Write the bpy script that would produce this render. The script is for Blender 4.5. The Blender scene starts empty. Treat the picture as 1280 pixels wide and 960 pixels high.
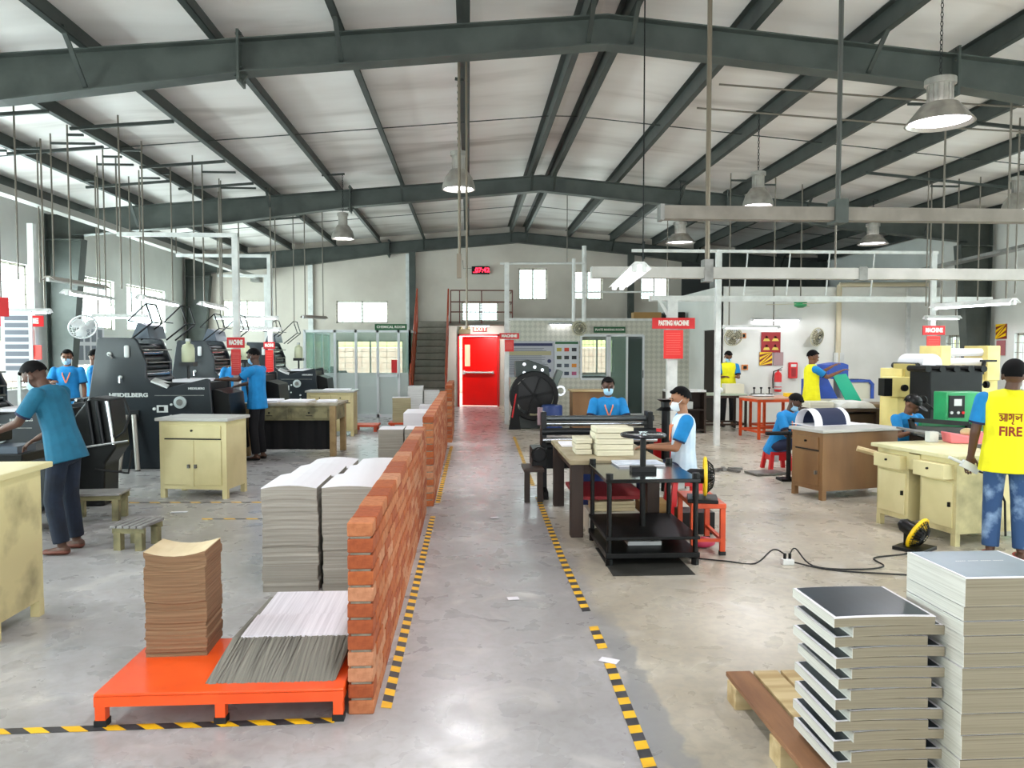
import bpy, bmesh, math, random
from mathutils import Vector, Matrix, Euler
from mathutils.bvhtree import BVHTree
R = math.radians
S = bpy.context.scene
COL = S.collection
random.seed(7)

# ---------------------------------------------------------------- camera, world, light, exposure
cam_d = bpy.data.cameras.new('camera'); cam = bpy.data.objects.new('camera', cam_d); COL.objects.link(cam)
cam_d.sensor_width = 36.0; cam_d.lens = 36.0 * 961 / 1280; cam_d.clip_start = .05
cam.location = (0, 0, 1.65)
cam.rotation_euler = (R(90) - math.atan(42 / 961), 0, -math.atan(54 / 961))
S.camera = cam
S.view_settings.view_transform = 'Standard'; S.view_settings.look = 'None'
S.view_settings.gamma = 1; S.view_settings.use_curve_mapping = False
S.view_settings.exposure = 0.38
S.cycles.use_denoising = True
S.cycles.max_bounces = 8; S.cycles.diffuse_bounces = 5; S.cycles.glossy_bounces = 3
S.cycles.transparent_max_bounces = 12
S.cycles.sample_clamp_indirect = 6
w = bpy.data.worlds.new('overcast_sky'); S.world = w; w.use_nodes = True
w.node_tree.nodes['Background'].inputs[0].default_value = (.86, .93, 1, 1)
w.node_tree.nodes['Background'].inputs[1].default_value = 4.0

def area(name, loc, rot, sx, sy, power, col=(1, 1, 1)):
    l = bpy.data.lights.new(name, 'AREA'); l.shape = 'RECTANGLE'; l.size = sx; l.size_y = sy
    l.energy = power; l.color = col
    o = bpy.data.objects.new(name, l); COL.objects.link(o); o.location = loc; o.rotation_euler = rot
    return o
XL, XR, YF, YB = -8.1, 10.7, -6.0, 22.6
DAY = (.93, .97, 1)
# daylight outside the windows; out-of-view windows and rear gate are added to give light
LEFTWIN = [(y, y + 2.3, 2.12, 3.22) for y in (-4.6, -1.0, 2.6, 6.0, 9.2, 12.45, 15.85, 18.8)] + [(15.85, 18.1, .95, 1.85), (18.8, 21.1, .95, 1.85), (9.2, 11.5, .95, 1.85), (12.45, 14.75, .95, 1.85), (6, 8.3, .95, 1.85), (2.6, 4.9, .95, 1.85)]
RIGHTWIN = [(y, y + 1.5, .85, 1.99) for y in (-4, -1, 2, 5, 8)] + [(12.9, 14.55, .85, 1.99), (16.2, 16.72, .85, 1.99), (17.05, 17.95, .85, 1.99)] + [(y, y + 2.3, 2.5, 3.3) for y in (-4, 0, 4, 9.5)]
BACKWIN = [(-7.08, -5.69, 2.3, 3.1), (-3.84, -2.34, 2.44, 3.09), (-.21, .87, 2.5, 3.07), (1.46, 2.31, 3.13, 4.06), (3.06, 3.94, 3.14, 4.0), (5.08, 5.91, 3.14, 3.94)]
BACKLOW = [(-3.84, -1.9, .95, 1.95), (3.3, 4.3, .95, 2.0)]
PW = 95
for a, b, z0, z1 in LEFTWIN:
    area('daylight', (XL - .3, (a + b) / 2, (z0 + z1) / 2), (0, R(-90), 0), z1 - z0 + .3, b - a + .3, PW * (b - a) * (z1 - z0), DAY)
for a, b, z0, z1 in RIGHTWIN[:5] + RIGHTWIN[8:]:
    area('daylight', (XR + .3, (a + b) / 2, (z0 + z1) / 2), (0, R(90), 0), z1 - z0 + .3, b - a + .3, PW * (b - a) * (z1 - z0), DAY)
for a, b, z0, z1 in BACKWIN:
    area('daylight', ((a + b) / 2, YB + .4, (z0 + z1) / 2), (R(-90), 0, 0), b - a + .4, z1 - z0 + .4, PW * .6 * (b - a) * (z1 - z0), DAY)
area('daylight', (1.4, YF - .3, 1.9), (R(90), 0, 0), 8.4, 3.4, 5 * 28, (1, .985, .96))

# ---------------------------------------------------------------- helpers
def lin(h):
    h = h.lstrip('#'); o = []
    for i in (0, 2, 4):
        c = int(h[i:i + 2], 16) / 255
        o.append(c / 12.92 if c <= .04045 else ((c + .055) / 1.055) ** 2.4)
    return (*o, 1)
MATS = {}
def mat(n, c, r=.5, m=0, c2=None, vs=4, amt=.5, st=(1, 1, 1), bump=0, bs=60, emit=0, lo=.4, hi=.65, c3=None, coat=0):
    if n in MATS: return MATS[n]
    M_ = bpy.data.materials.new(n); M_.use_nodes = True; nt = M_.node_tree; N = nt.nodes; L = nt.links
    b = N['Principled BSDF']; c = lin(c)
    b.inputs['Base Color'].default_value = c; b.inputs['Roughness'].default_value = r; b.inputs['Metallic'].default_value = m
    if coat: b.inputs['Coat Weight'].default_value = coat; b.inputs['Coat Roughness'].default_value = .1
    if emit:
        b.inputs['Emission Color'].default_value = c; b.inputs['Emission Strength'].default_value = emit
    if c2 or bump:
        tc = N.new('ShaderNodeTexCoord'); mp = N.new('ShaderNodeMapping'); mp.inputs['Scale'].default_value = st
        L.new(tc.outputs['Object'], mp.inputs[0])
    if c2:
        no = N.new('ShaderNodeTexNoise'); no.inputs['Scale'].default_value = vs; no.inputs['Detail'].default_value = 6
        L.new(mp.outputs[0], no.inputs['Vector'])
        rp = N.new('ShaderNodeValToRGB'); rp.color_ramp.elements[0].position = lo; rp.color_ramp.elements[1].position = hi
        rp.color_ramp.elements[0].color = c; rp.color_ramp.elements[1].color = lin(c2)
        if c3: e = rp.color_ramp.elements.new((lo + hi) / 2); e.color = lin(c3)
        L.new(no.outputs['Fac'], rp.inputs[0]); L.new(rp.outputs[0], b.inputs['Base Color'])
    if bump:
        n2 = N.new('ShaderNodeTexNoise'); n2.inputs['Scale'].default_value = bs; n2.inputs['Detail'].default_value = 4
        L.new(mp.outputs[0], n2.inputs['Vector'])
        bp = N.new('ShaderNodeBump'); bp.inputs['Strength'].default_value = bump; bp.inputs['Distance'].default_value = .01
        L.new(n2.outputs['Fac'], bp.inputs['Height']); L.new(bp.outputs[0], b.inputs['Normal'])
    MATS[n] = M_
    return M_

class MB:
    def __init__(s): s.v = []; s.f = []
    def add(s, vs, fs):
        k = len(s.v); s.v += [tuple(v) for v in vs]; s.f += [tuple(i + k for i in f) for f in fs]; return s
    def box(s, x0, x1, y0, y1, z0, z1):
        return s.add([(x0, y0, z0), (x1, y0, z0), (x1, y1, z0), (x0, y1, z0), (x0, y0, z1), (x1, y0, z1), (x1, y1, z1), (x0, y1, z1)],
                     [(3, 2, 1, 0), (4, 5, 6, 7), (0, 1, 5, 4), (1, 2, 6, 5), (2, 3, 7, 6), (3, 0, 4, 7)])
    def ob(s, c, sz, rot=(0, 0, 0)):
        m = Euler(rot).to_matrix(); a, b, d = [t / 2 for t in sz]; q = MB().box(-a, a, -b, b, -d, d)
        return s.add([m @ Vector(v) + Vector(c) for v in q.v], q.f)
    def prism(s, poly, ax, a, b):
        n = len(poly)
        f = {'y': lambda p, t: (p[0], t, p[1]), 'x': lambda p, t: (t, p[0], p[1]), 'z': lambda p, t: (p[0], p[1], t)}[ax]
        vs = [f(p, a) for p in poly] + [f(p, b) for p in poly]
        fs = [tuple(range(n)), tuple(range(2 * n - 1, n - 1, -1))] + [(i, n + i, n + (i + 1) % n, (i + 1) % n) for i in range(n)]
        return s.add(vs, fs)
    def bar(s, p0, p1, w_, h_):     # rectangular bar between two points
        p0, p1 = Vector(p0), Vector(p1); d = (p1 - p0).normalized()
        u = Vector((0, 0, 1)) if abs(d.z) < .9 else Vector((0, 1, 0))
        a = d.cross(u).normalized(); b = a.cross(d)
        vs = [p + a * i * w_ / 2 + b * j * h_ / 2 for p in (p0, p1) for i, j in ((-1, -1), (1, -1), (1, 1), (-1, 1))]
        return s.add(vs, [(3, 2, 1, 0), (4, 5, 6, 7), (0, 1, 5, 4), (1, 2, 6, 5), (2, 3, 7, 6), (3, 0, 4, 7)])
    def tube(s, pts, r, n=6, closed=False):
        P = [Vector(p) for p in pts]; k = len(P); rs = r if isinstance(r, (list, tuple)) else [r] * k
        vs = []; prev = None
        for i, p in enumerate(P):
            if closed: d = P[(i + 1) % k] - P[i - 1]
            else: d = P[min(i + 1, k - 1)] - P[max(i - 1, 0)]
            d.normalize()
            if prev is None:
                u = Vector((0, 0, 1)) if abs(d.z) < .9 else Vector((1, 0, 0)); a = d.cross(u).normalized()
            else: a = (prev - d * prev.dot(d)).normalized()
            prev = a; b = d.cross(a)
            vs += [p + (a * math.cos(t) + b * math.sin(t)) * rs[i] for t in [2 * math.pi * j / n for j in range(n)]]
        fs = []
        for i in range(k if closed else k - 1):
            q = (i + 1) % k
            fs += [(i * n + j, i * n + (j + 1) % n, q * n + (j + 1) % n, q * n + j) for j in range(n)]
        if not closed: fs += [tuple(range(n - 1, -1, -1)), tuple((k - 1) * n + j for j in range(n))]
        return s.add(vs, fs)
    def cyl(s, p0, p1, r0, r1=None, n=16):
        return s.tube([p0, p1], [r0, r0 if r1 is None else r1], n)
    def lathe(s, prof, c=(0, 0, 0), n=24, ax='z'):
        vs = []; k = len(prof)
        for r, z in prof:
            for j in range(n):
                t = 2 * math.pi * j / n; p = (r * math.cos(t), r * math.sin(t), z)
                if ax == 'y': p = (p[0], p[2], p[1])
                if ax == 'x': p = (p[2], p[0], p[1])
                vs.append((p[0] + c[0], p[1] + c[1], p[2] + c[2]))
        fs = [(i * n + j, i * n + (j + 1) % n, (i + 1) * n + (j + 1) % n, (i + 1) * n + j) for i in range(k - 1) for j in range(n)]
        if prof[0] == prof[-1]: return s.add(vs, fs)
        if prof[0][0] > 1e-4: fs.append(tuple(range(n - 1, -1, -1)))
        if prof[-1][0] > 1e-4: fs.append(tuple((k - 1) * n + j for j in range(n)))
        return s.add(vs, fs)
    def ell(s, c, r, n=16, m_=10, mx=None, keep=None):
        vs = []; fs = []
        for i in range(m_ + 1):
            ph = math.pi * i / m_
            for j in range(n):
                t = 2 * math.pi * j / n
                vs.append(Vector((math.sin(ph) * math.cos(t), math.sin(ph) * math.sin(t), math.cos(ph))))
        for i in range(m_):
            for j in range(n):
                f = (i * n + j, (i + 1) * n + j, (i + 1) * n + (j + 1) % n, i * n + (j + 1) % n)
                if keep is None or all(keep(vs[q]) for q in f): fs.append(f)
        mx = mx or Matrix.Identity(3); c = Vector(c)
        return s.add([mx @ Vector((v.x * r[0], v.y * r[1], v.z * r[2])) + c for v in vs], fs)
    def ecap(s, p0, p1, a0, b0, a1, b1, wide=(1, 0, 0), n=14, round0=True, round1=True):   # tapering capsule of oval section
        p0, p1 = Vector(p0), Vector(p1); d = p1 - p0; ln = d.length; d = d / ln
        wv = Vector(wide); wv = (wv - d * wv.dot(d))
        if wv.length < 1e-4: wv = d.orthogonal()
        wv.normalize(); tv = d.cross(wv); rings = []
        if round0: rings += [(p0 - d * min(a0, b0) * math.sin(t), math.cos(t), a0, b0) for t in (1.45, 1.0, .5)]
        rings.append((p0, 1, a0, b0)); rings.append(((p0 + p1) / 2, 1, (a0 + a1) / 2, (b0 + b1) / 2)); rings.append((p1, 1, a1, b1))
        if round1: rings += [(p1 + d * min(a1, b1) * math.sin(t), math.cos(t), a1, b1) for t in (.5, 1.0, 1.45)]
        vs = []
        for p, k, a, b in rings:
            for j in range(n):
                t = 2 * math.pi * j / n; vs.append(p + wv * a * k * math.cos(t) + tv * b * k * math.sin(t))
        q = len(rings)
        fs = [(i * n + j, i * n + (j + 1) % n, (i + 1) * n + (j + 1) % n, (i + 1) * n + j) for i in range(q - 1) for j in range(n)]
        fs += [tuple(range(n - 1, -1, -1)), tuple((q - 1) * n + j for j in range(n))]
        return s.add(vs, fs)
    def mesh(s, name, m=None, smooth=False, bevel=0, seg=2):
        me = bpy.data.meshes.new(name); me.from_pydata(s.v, [], s.f)
        bm = bmesh.new(); bm.from_mesh(me)
        bmesh.ops.recalc_face_normals(bm, faces=bm.faces)
        loose = [v for v in bm.verts if not v.link_faces]
        if loose: bmesh.ops.delete(bm, geom=loose, context='VERTS')
        if bevel: bmesh.ops.bevel(bm, geom=list(bm.edges), offset=bevel, segments=seg, affect='EDGES', profile=.5, clamp_overlap=True)
        bm.to_mesh(me); bm.free()
        if m: me.materials.append(m)
        if smooth:
            me.polygons.foreach_set('use_smooth', [True] * len(me.polygons)); me.set_sharp_from_angle(angle=R(smooth if smooth > 1 else 40))
        return me
    def build(s, name, m, parent=None, smooth=False, bevel=0, seg=2):
        o = bpy.data.objects.new(name, s.mesh(name, m, smooth, bevel, seg)); COL.objects.link(o)
        if parent: o.parent = parent
        return o
def tag(o, label, cat, group=None, kind=None):
    o['label'] = label
    if cat: o['category'] = cat
    if group: o['group'] = group
    if kind: o['kind'] = kind
    return o
def thing(name, label, cat, loc=(0, 0, 0), rz=0, group=None, kind=None):
    o = bpy.data.objects.new(name, None); COL.objects.link(o); o.location = loc; o.rotation_euler = (0, 0, R(rz)); o.empty_display_size = .1
    return tag(o, label, cat, group, kind)
def struct(o): o['kind'] = 'structure'; return o
def dup(root, loc=None, rz=None, label=None, scale=None):
    c = root.copy(); COL.objects.link(c)
    if loc is not None: c.location = loc
    if rz is not None: c.rotation_euler = (0, 0, R(rz))
    if label: c['label'] = label
    if scale: c.scale = scale
    def rec(a, b):
        for ch in [x for x in a.children]:
            k = ch.copy(); COL.objects.link(k); k.parent = b; rec(ch, k)
    rec(root, c)
    return c
def piece(mesh, name, parent, loc=(0, 0, 0), rot=(0, 0, 0)):     # a part that shares its mesh
    o = bpy.data.objects.new(name, mesh); COL.objects.link(o); o.parent = parent; o.location = loc; o.rotation_euler = rot
    return o
def text_mesh(body, size, ext=.002, w_=0, sp=1.0):
    cu = bpy.data.curves.new('lettering', 'FONT'); cu.body = body; cu.size = size; cu.extrude = ext; cu.offset = w_
    cu.align_x = 'CENTER'; cu.align_y = 'CENTER'; cu.resolution_u = 3; cu.space_character = sp
    o = bpy.data.objects.new('lettering', cu); COL.objects.link(o)
    me = bpy.data.meshes.new_from_object(o.evaluated_get(bpy.context.evaluated_depsgraph_get()))
    bpy.data.objects.remove(o); bpy.data.curves.remove(cu); me.name = 'lettering'
    return me
def text(body, size, m, parent, loc, rot=(90, 0, 0), ext=.002, w_=0, sx=1, sp=1.0, name='lettering'):
    me = text_mesh(body, size, ext, w_, sp); me.materials.clear(); me.materials.append(m)
    o = bpy.data.objects.new(name, me); COL.objects.link(o); o.parent = parent
    o.location = loc; o.rotation_euler = [R(a) for a in rot]; o.scale = (sx, 1, 1)
    return o

# ---------------------------------------------------------------- materials
GREEN = mat('frame_green_paint', '#464c47', .5, 0, '#383e3a', 3, bump=.05)
PURL = mat('purlin_paint', '#363c38', .5, 0, '#2b302d', 4)
WHITEW = mat('wall_paint', '#e6e6e1', .7, 0, '#dcdcd6', 1.2, bump=.04)
GREYW = mat('wall_paint_back', '#d0c8bd', .75, 0, '#c2b9ae', .9, bump=.04)
WHITE = mat('white_paint', '#dfe0dd', .45, 0, '#cccdca', 6)
STEEL = mat('dull_steel', '#8b8a86', .4, .7, '#75736f', 10)
ROD = mat('rod_steel', '#736c62', .5, .3)
BRASSY = mat('bronzed_rod', '#7a6f60', .45, .5)
BLACK = mat('black_metal', '#050606', .42, 0, '#0a0b0c', 12)
BLACK.node_tree.nodes['Principled BSDF'].inputs['Specular IOR Level'].default_value = .3
RUBBER = mat('black_rubber', '#121314', .7)
CREAM = mat('cream_enamel', '#d8cd9c', .45, 0, '#cabf8c', 2.5, bump=.05, bs=20)
CREAMD = mat('cream_enamel_worn', '#d0c491', .5, 0, '#857a58', 3.6, lo=.5, hi=.8)
WOOD = mat('brown_ply', '#8f6c44', .5, 0, '#6f4f2f', 3, st=(1, 1, .25), c3='#835f3a', lo=.3, hi=.7)
DWOOD = mat('dark_wood', '#37261b', .55, 0, '#261910', 5, st=(1, 1, .2))
PALE = mat('pale_wood', '#c9b489', .6, 0, '#a98f63', 5, st=(.3, 3, 3), bump=.1, bs=30)
REDW = mat('red_brown_board', '#8f6647', .6, 0, '#755038', 5, st=(3, .4, 3), bump=.1, bs=30)
ORANGE = mat('orange_enamel', '#f4581a', .3, 0, '#e64d14', 4, coat=.3)
ORED = mat('orange_red_enamel', '#d9501f', .4, 0, '#bf4217', 5)
RED = mat('sign_red', '#d3171c', .45)
DRED = mat('dark_red', '#9c1b20', .5)
DOORRED = mat('door_red', '#fb0f0c', .3, 0, '#f1130f', 2, coat=.3)
PAPER = mat('paper_white', '#e9e7ec', .75)
PGREY = mat('paper_edges_grey', '#aca79d', .8, 0, '#8a857b', 3, st=(.6, .6, 55), lo=.3, hi=.75, bump=.25, bs=9)
PBROWN = mat('paper_edges_brown', '#917254', .85, 0, '#6f543b', 3, st=(.6, .6, 55), lo=.3, hi=.75, bump=.3, bs=9)
PFAN = mat('paper_edges_fanned', '#8a877c', .8, 0, '#55534b', 2.2, st=(40, 1, 1), lo=.3, hi=.72, c3='#76736a')
PTOPB = mat('paper_top_cream', '#d9c7a4', .8, 0, '#cdb992', 6)
PAGES = mat('book_pages', '#938a76', .8, 0, '#746b58', 2.6, st=(.8, .8, 90), lo=.3, hi=.78)
PAGEW = mat('book_pages_white', '#cfcdc5', .8, 0, '#b9b6ad', 3, st=(1, 1, 60))
COVER = mat('book_cover_black', '#1d2730', .35, 0, '#25323c', 5)
COVERB = mat('book_cover_slate', '#8797a3', .3, 0, '#7c8b97', 5)
SLATE = mat('press_slate_enamel', '#141d24', .36, 0, '#10181e', 3, coat=.15)
SLATED = mat('press_dark', '#0b0e11', .4, 0, '#070809', 8)
CHROME = mat('chrome', '#c9cdd0', .22, 1)
ROLL = mat('roller_rubber', '#15181b', .35, .2)
KNOB = mat('knob_white', '#cfd2d0', .4)
GREENM = mat('machine_green', '#1f9a5b', .35, 0, '#178a4e', 4)
YELM = mat('machine_yellow', '#ead98e', .45, 0, '#decc7e', 3)
BLUEM = mat('machine_blue', '#2450b8', .45, 0, '#1f459f', 4)
TEAL = mat('teal_sheet', '#25b490', .4)
BLUEP = mat('blue_plastic', '#2f7fc4', .4)
DBLUE = mat('drum_blue', '#1e3a78', .4)
PINK = mat('pink_plastic', '#ef7f86', .45)
YEL = mat('yellow_plastic', '#f0c515', .4)
REDP = mat('red_plastic', '#d61f24', .35)
SKIN = mat('skin_brown', '#7a4f36', .55, 0, '#6c452f', 20)
SKIND = mat('skin_dark', '#55382a', .55)
HAIR = mat('hair_black', '#060506', .75); HAIR.node_tree.nodes['Principled BSDF'].inputs['Specular IOR Level'].default_value = .15
TEE = mat('shirt_blue', '#15627f', .85, 0, '#115772', 9, bump=.2, bs=30)
TEEB = mat('shirt_bright_blue', '#1683c4', .85, 0, '#1278b5', 9, bump=.2, bs=30)
NAVY = mat('navy_trim', '#1a2140', .8)
PALEB = mat('shirt_pale_blue', '#d3e3ef', .85, 0, '#c2d6e6', 8, bump=.2, bs=30)
VEST = mat('vest_yellow', '#efe80a', .75, 0, '#e2da06', 8, bump=.2, bs=25)
JEANS = mat('jeans', '#0e1726', .85, 0, '#162236', 9, bump=.15)
JEANSW = mat('jeans_washed', '#2b4a73', .85, 0, '#8ea9c9', 6, lo=.52, hi=.68)
TROU = mat('trousers_black', '#0b0c10', .9, 0, '#111217', 8)
MASKM = mat('face_mask', '#a9d2ea', .8)
MASKW = mat('face_mask_white', '#dfe6ea', .8)
LANY = mat('lanyard_orange', '#f08a5d', .7)
GREENS = mat('sign_green', '#1f5c34', .5)
LETW = mat('lettering_white', '#efeae0', .6)
LETR = mat('lettering_red', '#c33a12', .6)
TUBE = mat('lamp_tube_lit', '#f4f2ff', .4, emit=9)
GLOW = mat('highbay_glow', '#fdf8ff', .4, emit=6)
LAMPG = mat('lamp_aluminium', '#a8a49c', .4, .6, '#8f8b84', 8)
LEDR = mat('led_red', '#ff2038', .4, emit=5)
LEDW = mat('exit_glow', '#ffb090', .4, emit=4)
def glass_mat(name, col, op, rough=.05):
    M_ = bpy.data.materials.new(name); M_.use_nodes = True; N = M_.node_tree.nodes; L = M_.node_tree.links
    N.remove(N['Principled BSDF']); t = N.new('ShaderNodeBsdfTransparent'); t.inputs[0].default_value = lin(col)
    p = N.new('ShaderNodeBsdfPrincipled'); p.inputs['Base Color'].default_value = lin(col); p.inputs['Roughness'].default_value = rough
    x = N.new('ShaderNodeMixShader'); x.inputs[0].default_value = op
    L.new(t.outputs[0], x.inputs[1]); L.new(p.outputs[0], x.inputs[2]); L.new(x.outputs[0], N['Material Output'].inputs[0])
    return M_
GLASS = glass_mat('clear_glass', '#f2faf8', .08)
FROST = glass_mat('frosted_glass', '#dfe6e4', .62, .5)
GLASSG = glass_mat('greenish_glass', '#c3d8cf', .22)
GLASSD = glass_mat('dark_glass', '#7d8f8a', .3)
# ---------------------------------------------------------------- floor and roof materials
def floor_mat():
    M_ = bpy.data.materials.new('polished_concrete'); M_.use_nodes = True; N = M_.node_tree.nodes; L = M_.node_tree.links; b = N['Principled BSDF']
    tc = N.new('ShaderNodeTexCoord'); sp = N.new('ShaderNodeSeparateXYZ'); L.new(tc.outputs['Object'], sp.inputs[0])
    def noise(s, d=5, dist=0):
        n = N.new('ShaderNodeTexNoise'); n.inputs['Scale'].default_value = s; n.inputs['Detail'].default_value = d; n.inputs['Distortion'].default_value = dist
        L.new(tc.outputs['Object'], n.inputs['Vector']); return n
    def ramp(src, p0, p1, c0, c1):
        r = N.new('ShaderNodeValToRGB'); e = r.color_ramp.elements; e[0].position = p0; e[1].position = p1; e[0].color = c0; e[1].color = c1
        L.new(src, r.inputs[0]); return r
    def math_(op, a, v):
        m = N.new('ShaderNodeMath'); m.operation = op; L.new(a, m.inputs[0])
        if isinstance(v, (int, float)): m.inputs[1].default_value = v
        else: L.new(v, m.inputs[1])
        return m
    def mix(f, a, c):
        m = N.new('ShaderNodeMix'); m.data_type = 'RGBA'
        if isinstance(f, (int, float)): m.inputs[0].default_value = f
        else: L.new(f, m.inputs[0])
        L.new(a, m.inputs[6])
        if isinstance(c, tuple): m.inputs[7].default_value = c
        else: L.new(c, m.inputs[7])
        return m
    n1 = noise(.7, 6, .6); n2 = noise(5, 8, .4); n3 = noise(30, 4)
    grey = ramp(n1.outputs['Fac'], .35, .68, lin('#918e8e'), lin('#b6b4b5'))
    cream = ramp(n1.outputs['Fac'], .33, .68, lin('#a49b8a'), lin('#c8c1b2'))
    # grey up to the right-hand tape, cream to the right of it
    jit = math_('MULTIPLY', noise(1.8, 5).outputs['Fac'], .3); xx = math_('ADD', sp.outputs['X'], jit.outputs[0])
    side = ramp(math_('MULTIPLY', xx.outputs[0], .5).outputs[0], .45, .505, (0, 0, 0, 1), (1, 1, 1, 1))
    base = mix(side.outputs[0], grey.outputs[0], cream.outputs[0])
    st = ramp(n2.outputs['Fac'], .56, .75, (0, 0, 0, 1), (.3, .3, .3, 1))
    base = mix(st.outputs[0], base.outputs[2], lin('#85807a'))
    fn = ramp(noise(17, 7, .8).outputs['Fac'], .42, .7, (0, 0, 0, 1), (.36, .36, .36, 1)); base = mix(fn.outputs[0], base.outputs[2], lin('#7f7a74'))
    hl = ramp(noise(2.3, 7, 1.2).outputs['Fac'], .55, .72, (0, 0, 0, 1), (.45, .45, .45, 1)); base = mix(hl.outputs[0], base.outputs[2], lin('#d8d4cd'))
    # dark smear where old tape was pulled up, beside the right-hand tape
    d = math_('ABSOLUTE', math_('SUBTRACT', sp.outputs['X'], .83).outputs[0], 0)
    d = math_('ADD', d.outputs[0], math_('MULTIPLY', noise(4.5, 6).outputs['Fac'], .28).outputs[0])
    sm = ramp(d.outputs[0], .195, .225, (.75, .75, .75, 1), (0, 0, 0, 1))
    yl = ramp(math_('MULTIPLY', sp.outputs['Y'], .1).outputs[0], .42, .5, (1, 1, 1, 1), (0, 0, 0, 1))
    smy = N.new('ShaderNodeMath'); smy.operation = 'MULTIPLY'; L.new(sm.outputs[0], smy.inputs[0]); L.new(yl.outputs[0], smy.inputs[1])
    base = mix(smy.outputs[0], base.outputs[2], lin('#88898a'))
    L.new(base.outputs[2], b.inputs['Base Color'])
    rr = N.new('ShaderNodeMapRange'); rr.inputs[3].default_value = .14; rr.inputs[4].default_value = .46
    L.new(n2.outputs['Fac'], rr.inputs[0]); L.new(rr.outputs[0], b.inputs['Roughness'])
    bp = N.new('ShaderNodeBump'); bp.inputs['Strength'].default_value = .12; bp.inputs['Distance'].default_value = .01
    L.new(n2.outputs['Fac'], bp.inputs['Height']); L.new(bp.outputs[0], b.inputs['Normal'])
    return M_
def foil_mat():
    M_ = bpy.data.materials.new('roof_insulation_foil'); M_.use_nodes = True; N = M_.node_tree.nodes; L = M_.node_tree.links; b = N['Principled BSDF']
    tc = N.new('ShaderNodeTexCoord'); mp = N.new('ShaderNodeMapping'); mp.inputs['Scale'].default_value = (.3, 1.25, 1)
    L.new(tc.outputs['Object'], mp.inputs[0])
    n = N.new('ShaderNodeTexNoise'); n.inputs['Scale'].default_value = 1.1; n.inputs['Detail'].default_value = 4.5; n.inputs['Distortion'].default_value = .5
    L.new(mp.outputs[0], n.inputs['Vector'])
    r = N.new('ShaderNodeValToRGB'); e = r.color_ramp.elements; e[0].position = .3; e[1].position = .72; e[0].color = lin('#c3bbb5'); e[1].color = lin('#f6f2ef')
    k = e.new(.48); k.color = lin('#ebe5e1')
    L.new(n.outputs['Fac'], r.inputs[0]); L.new(r.outputs[0], b.inputs['Base Color'])
    b.inputs['Roughness'].default_value = .42; b.inputs['Metallic'].default_value = .05
    bp = N.new('ShaderNodeBump'); bp.inputs['Strength'].default_value = .4; bp.inputs['Distance'].default_value = .05
    L.new(n.outputs['Fac'], bp.inputs['Height']); L.new(bp.outputs[0], b.inputs['Normal'])
    return M_
def pattern_mat():      # speckled grey wallpaper of the plate room
    M_ = bpy.data.materials.new('speckled_wallpaper'); M_.use_nodes = True; N = M_.node_tree.nodes; L = M_.node_tree.links; b = N['Principled BSDF']
    tc = N.new('ShaderNodeTexCoord'); mp = N.new('ShaderNodeMapping'); mp.inputs['Rotation'].default_value = (0, R(45), 0); mp.inputs['Scale'].default_value = (11, 11, 11)
    L.new(tc.outputs['Object'], mp.inputs[0]); c = N.new('ShaderNodeTexChecker'); c.inputs['Scale'].default_value = 1
    c.inputs[1].default_value = lin('#cbc9bb'); c.inputs[2].default_value = lin('#b9b8aa')
    L.new(mp.outputs[0], c.inputs[0]); L.new(c.outputs[0], b.inputs['Base Color']); b.inputs['Roughness'].default_value = .45
    return M_
FLOOR = floor_mat(); FOIL = foil_mat(); PATT = pattern_mat()
CONC = mat('stair_concrete', '#8d887e', .75, 0, '#7b766c', 4, bump=.1)
RAILR = mat('rail_red_brown', '#b0492b', .5)
RAILD = mat('rail_dark', '#6a3326', .5)

# ---------------------------------------------------------------- room shell
struct(MB().box(XL - .2, XR + .2, YF - 3, YB + .2, -.2, 0).build('floor', FLOOR))
RX, SL = 1.42, .087
def ztop(x): return 5.07 - SL * abs(x - RX)          # top of the rafters
roof = MB()
for x0, x1 in ((XL - .3, RX), (RX, XR + .3)):
    n = 10; vs = []; fs = []
    for i in range(n + 1):
        x = x0 + (x1 - x0) * i / n; z = ztop(x) + .2
        vs += [(x, YF - .2, z), (x, YB + .3, z), (x, YB + .3, z + .06), (x, YF - .2, z + .06)]
    for i in range(n):
        a = 4 * i; fs += [(a + j, a + (j + 1) % 4, a + 4 + (j + 1) % 4, a + 4 + j) for j in range(4)]
    fs += [(0, 1, 2, 3), tuple(4 * n + j for j in (3, 2, 1, 0))]
    roof.add(vs, fs)
struct(roof.build('ceiling', FOIL))
def wall(name, plane, pos, th, a0, a1, z0, ztopf, holes, m):
    cs = sorted({a0, a1, *[h[0] for h in holes], *[h[1] for h in holes], *([RX] if plane == 'y' else [])})
    zs = sorted({z0, 99, *[h[2] for h in holes], *[h[3] for h in holes]}); q = MB()
    for i in range(len(cs) - 1):
        for j in range(len(zs) - 1):
            ca, cb, za, zb = cs[i], cs[i + 1], zs[j], zs[j + 1]
            if ca < a0 - 1e-6 or cb > a1 + 1e-6: continue
            if any(h[0] <= ca + 1e-6 and cb <= h[1] + 1e-6 and h[2] <= za + 1e-6 and zb <= h[3] + 1e-6 for h in holes): continue
            ta, tb = (zb, zb) if zb < 90 else (ztopf(ca), ztopf(cb))
            lo, hi = sorted((pos, pos + th))
            if plane == 'y': q.prism([(ca, za), (cb, za), (cb, tb), (ca, ta)], 'y', lo, hi)
            else: q.prism([(ca, za), (cb, za), (cb, tb), (ca, ta)], 'x', lo, hi)
    return struct(q.build(name, m))
DOORH = (-.33, .9, 0, 2.13)
wall('wall_left', 'x', XL, -.2, YF, YB, 0, lambda y: ztop(XL) + .2, LEFTWIN, WHITEW)
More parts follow.
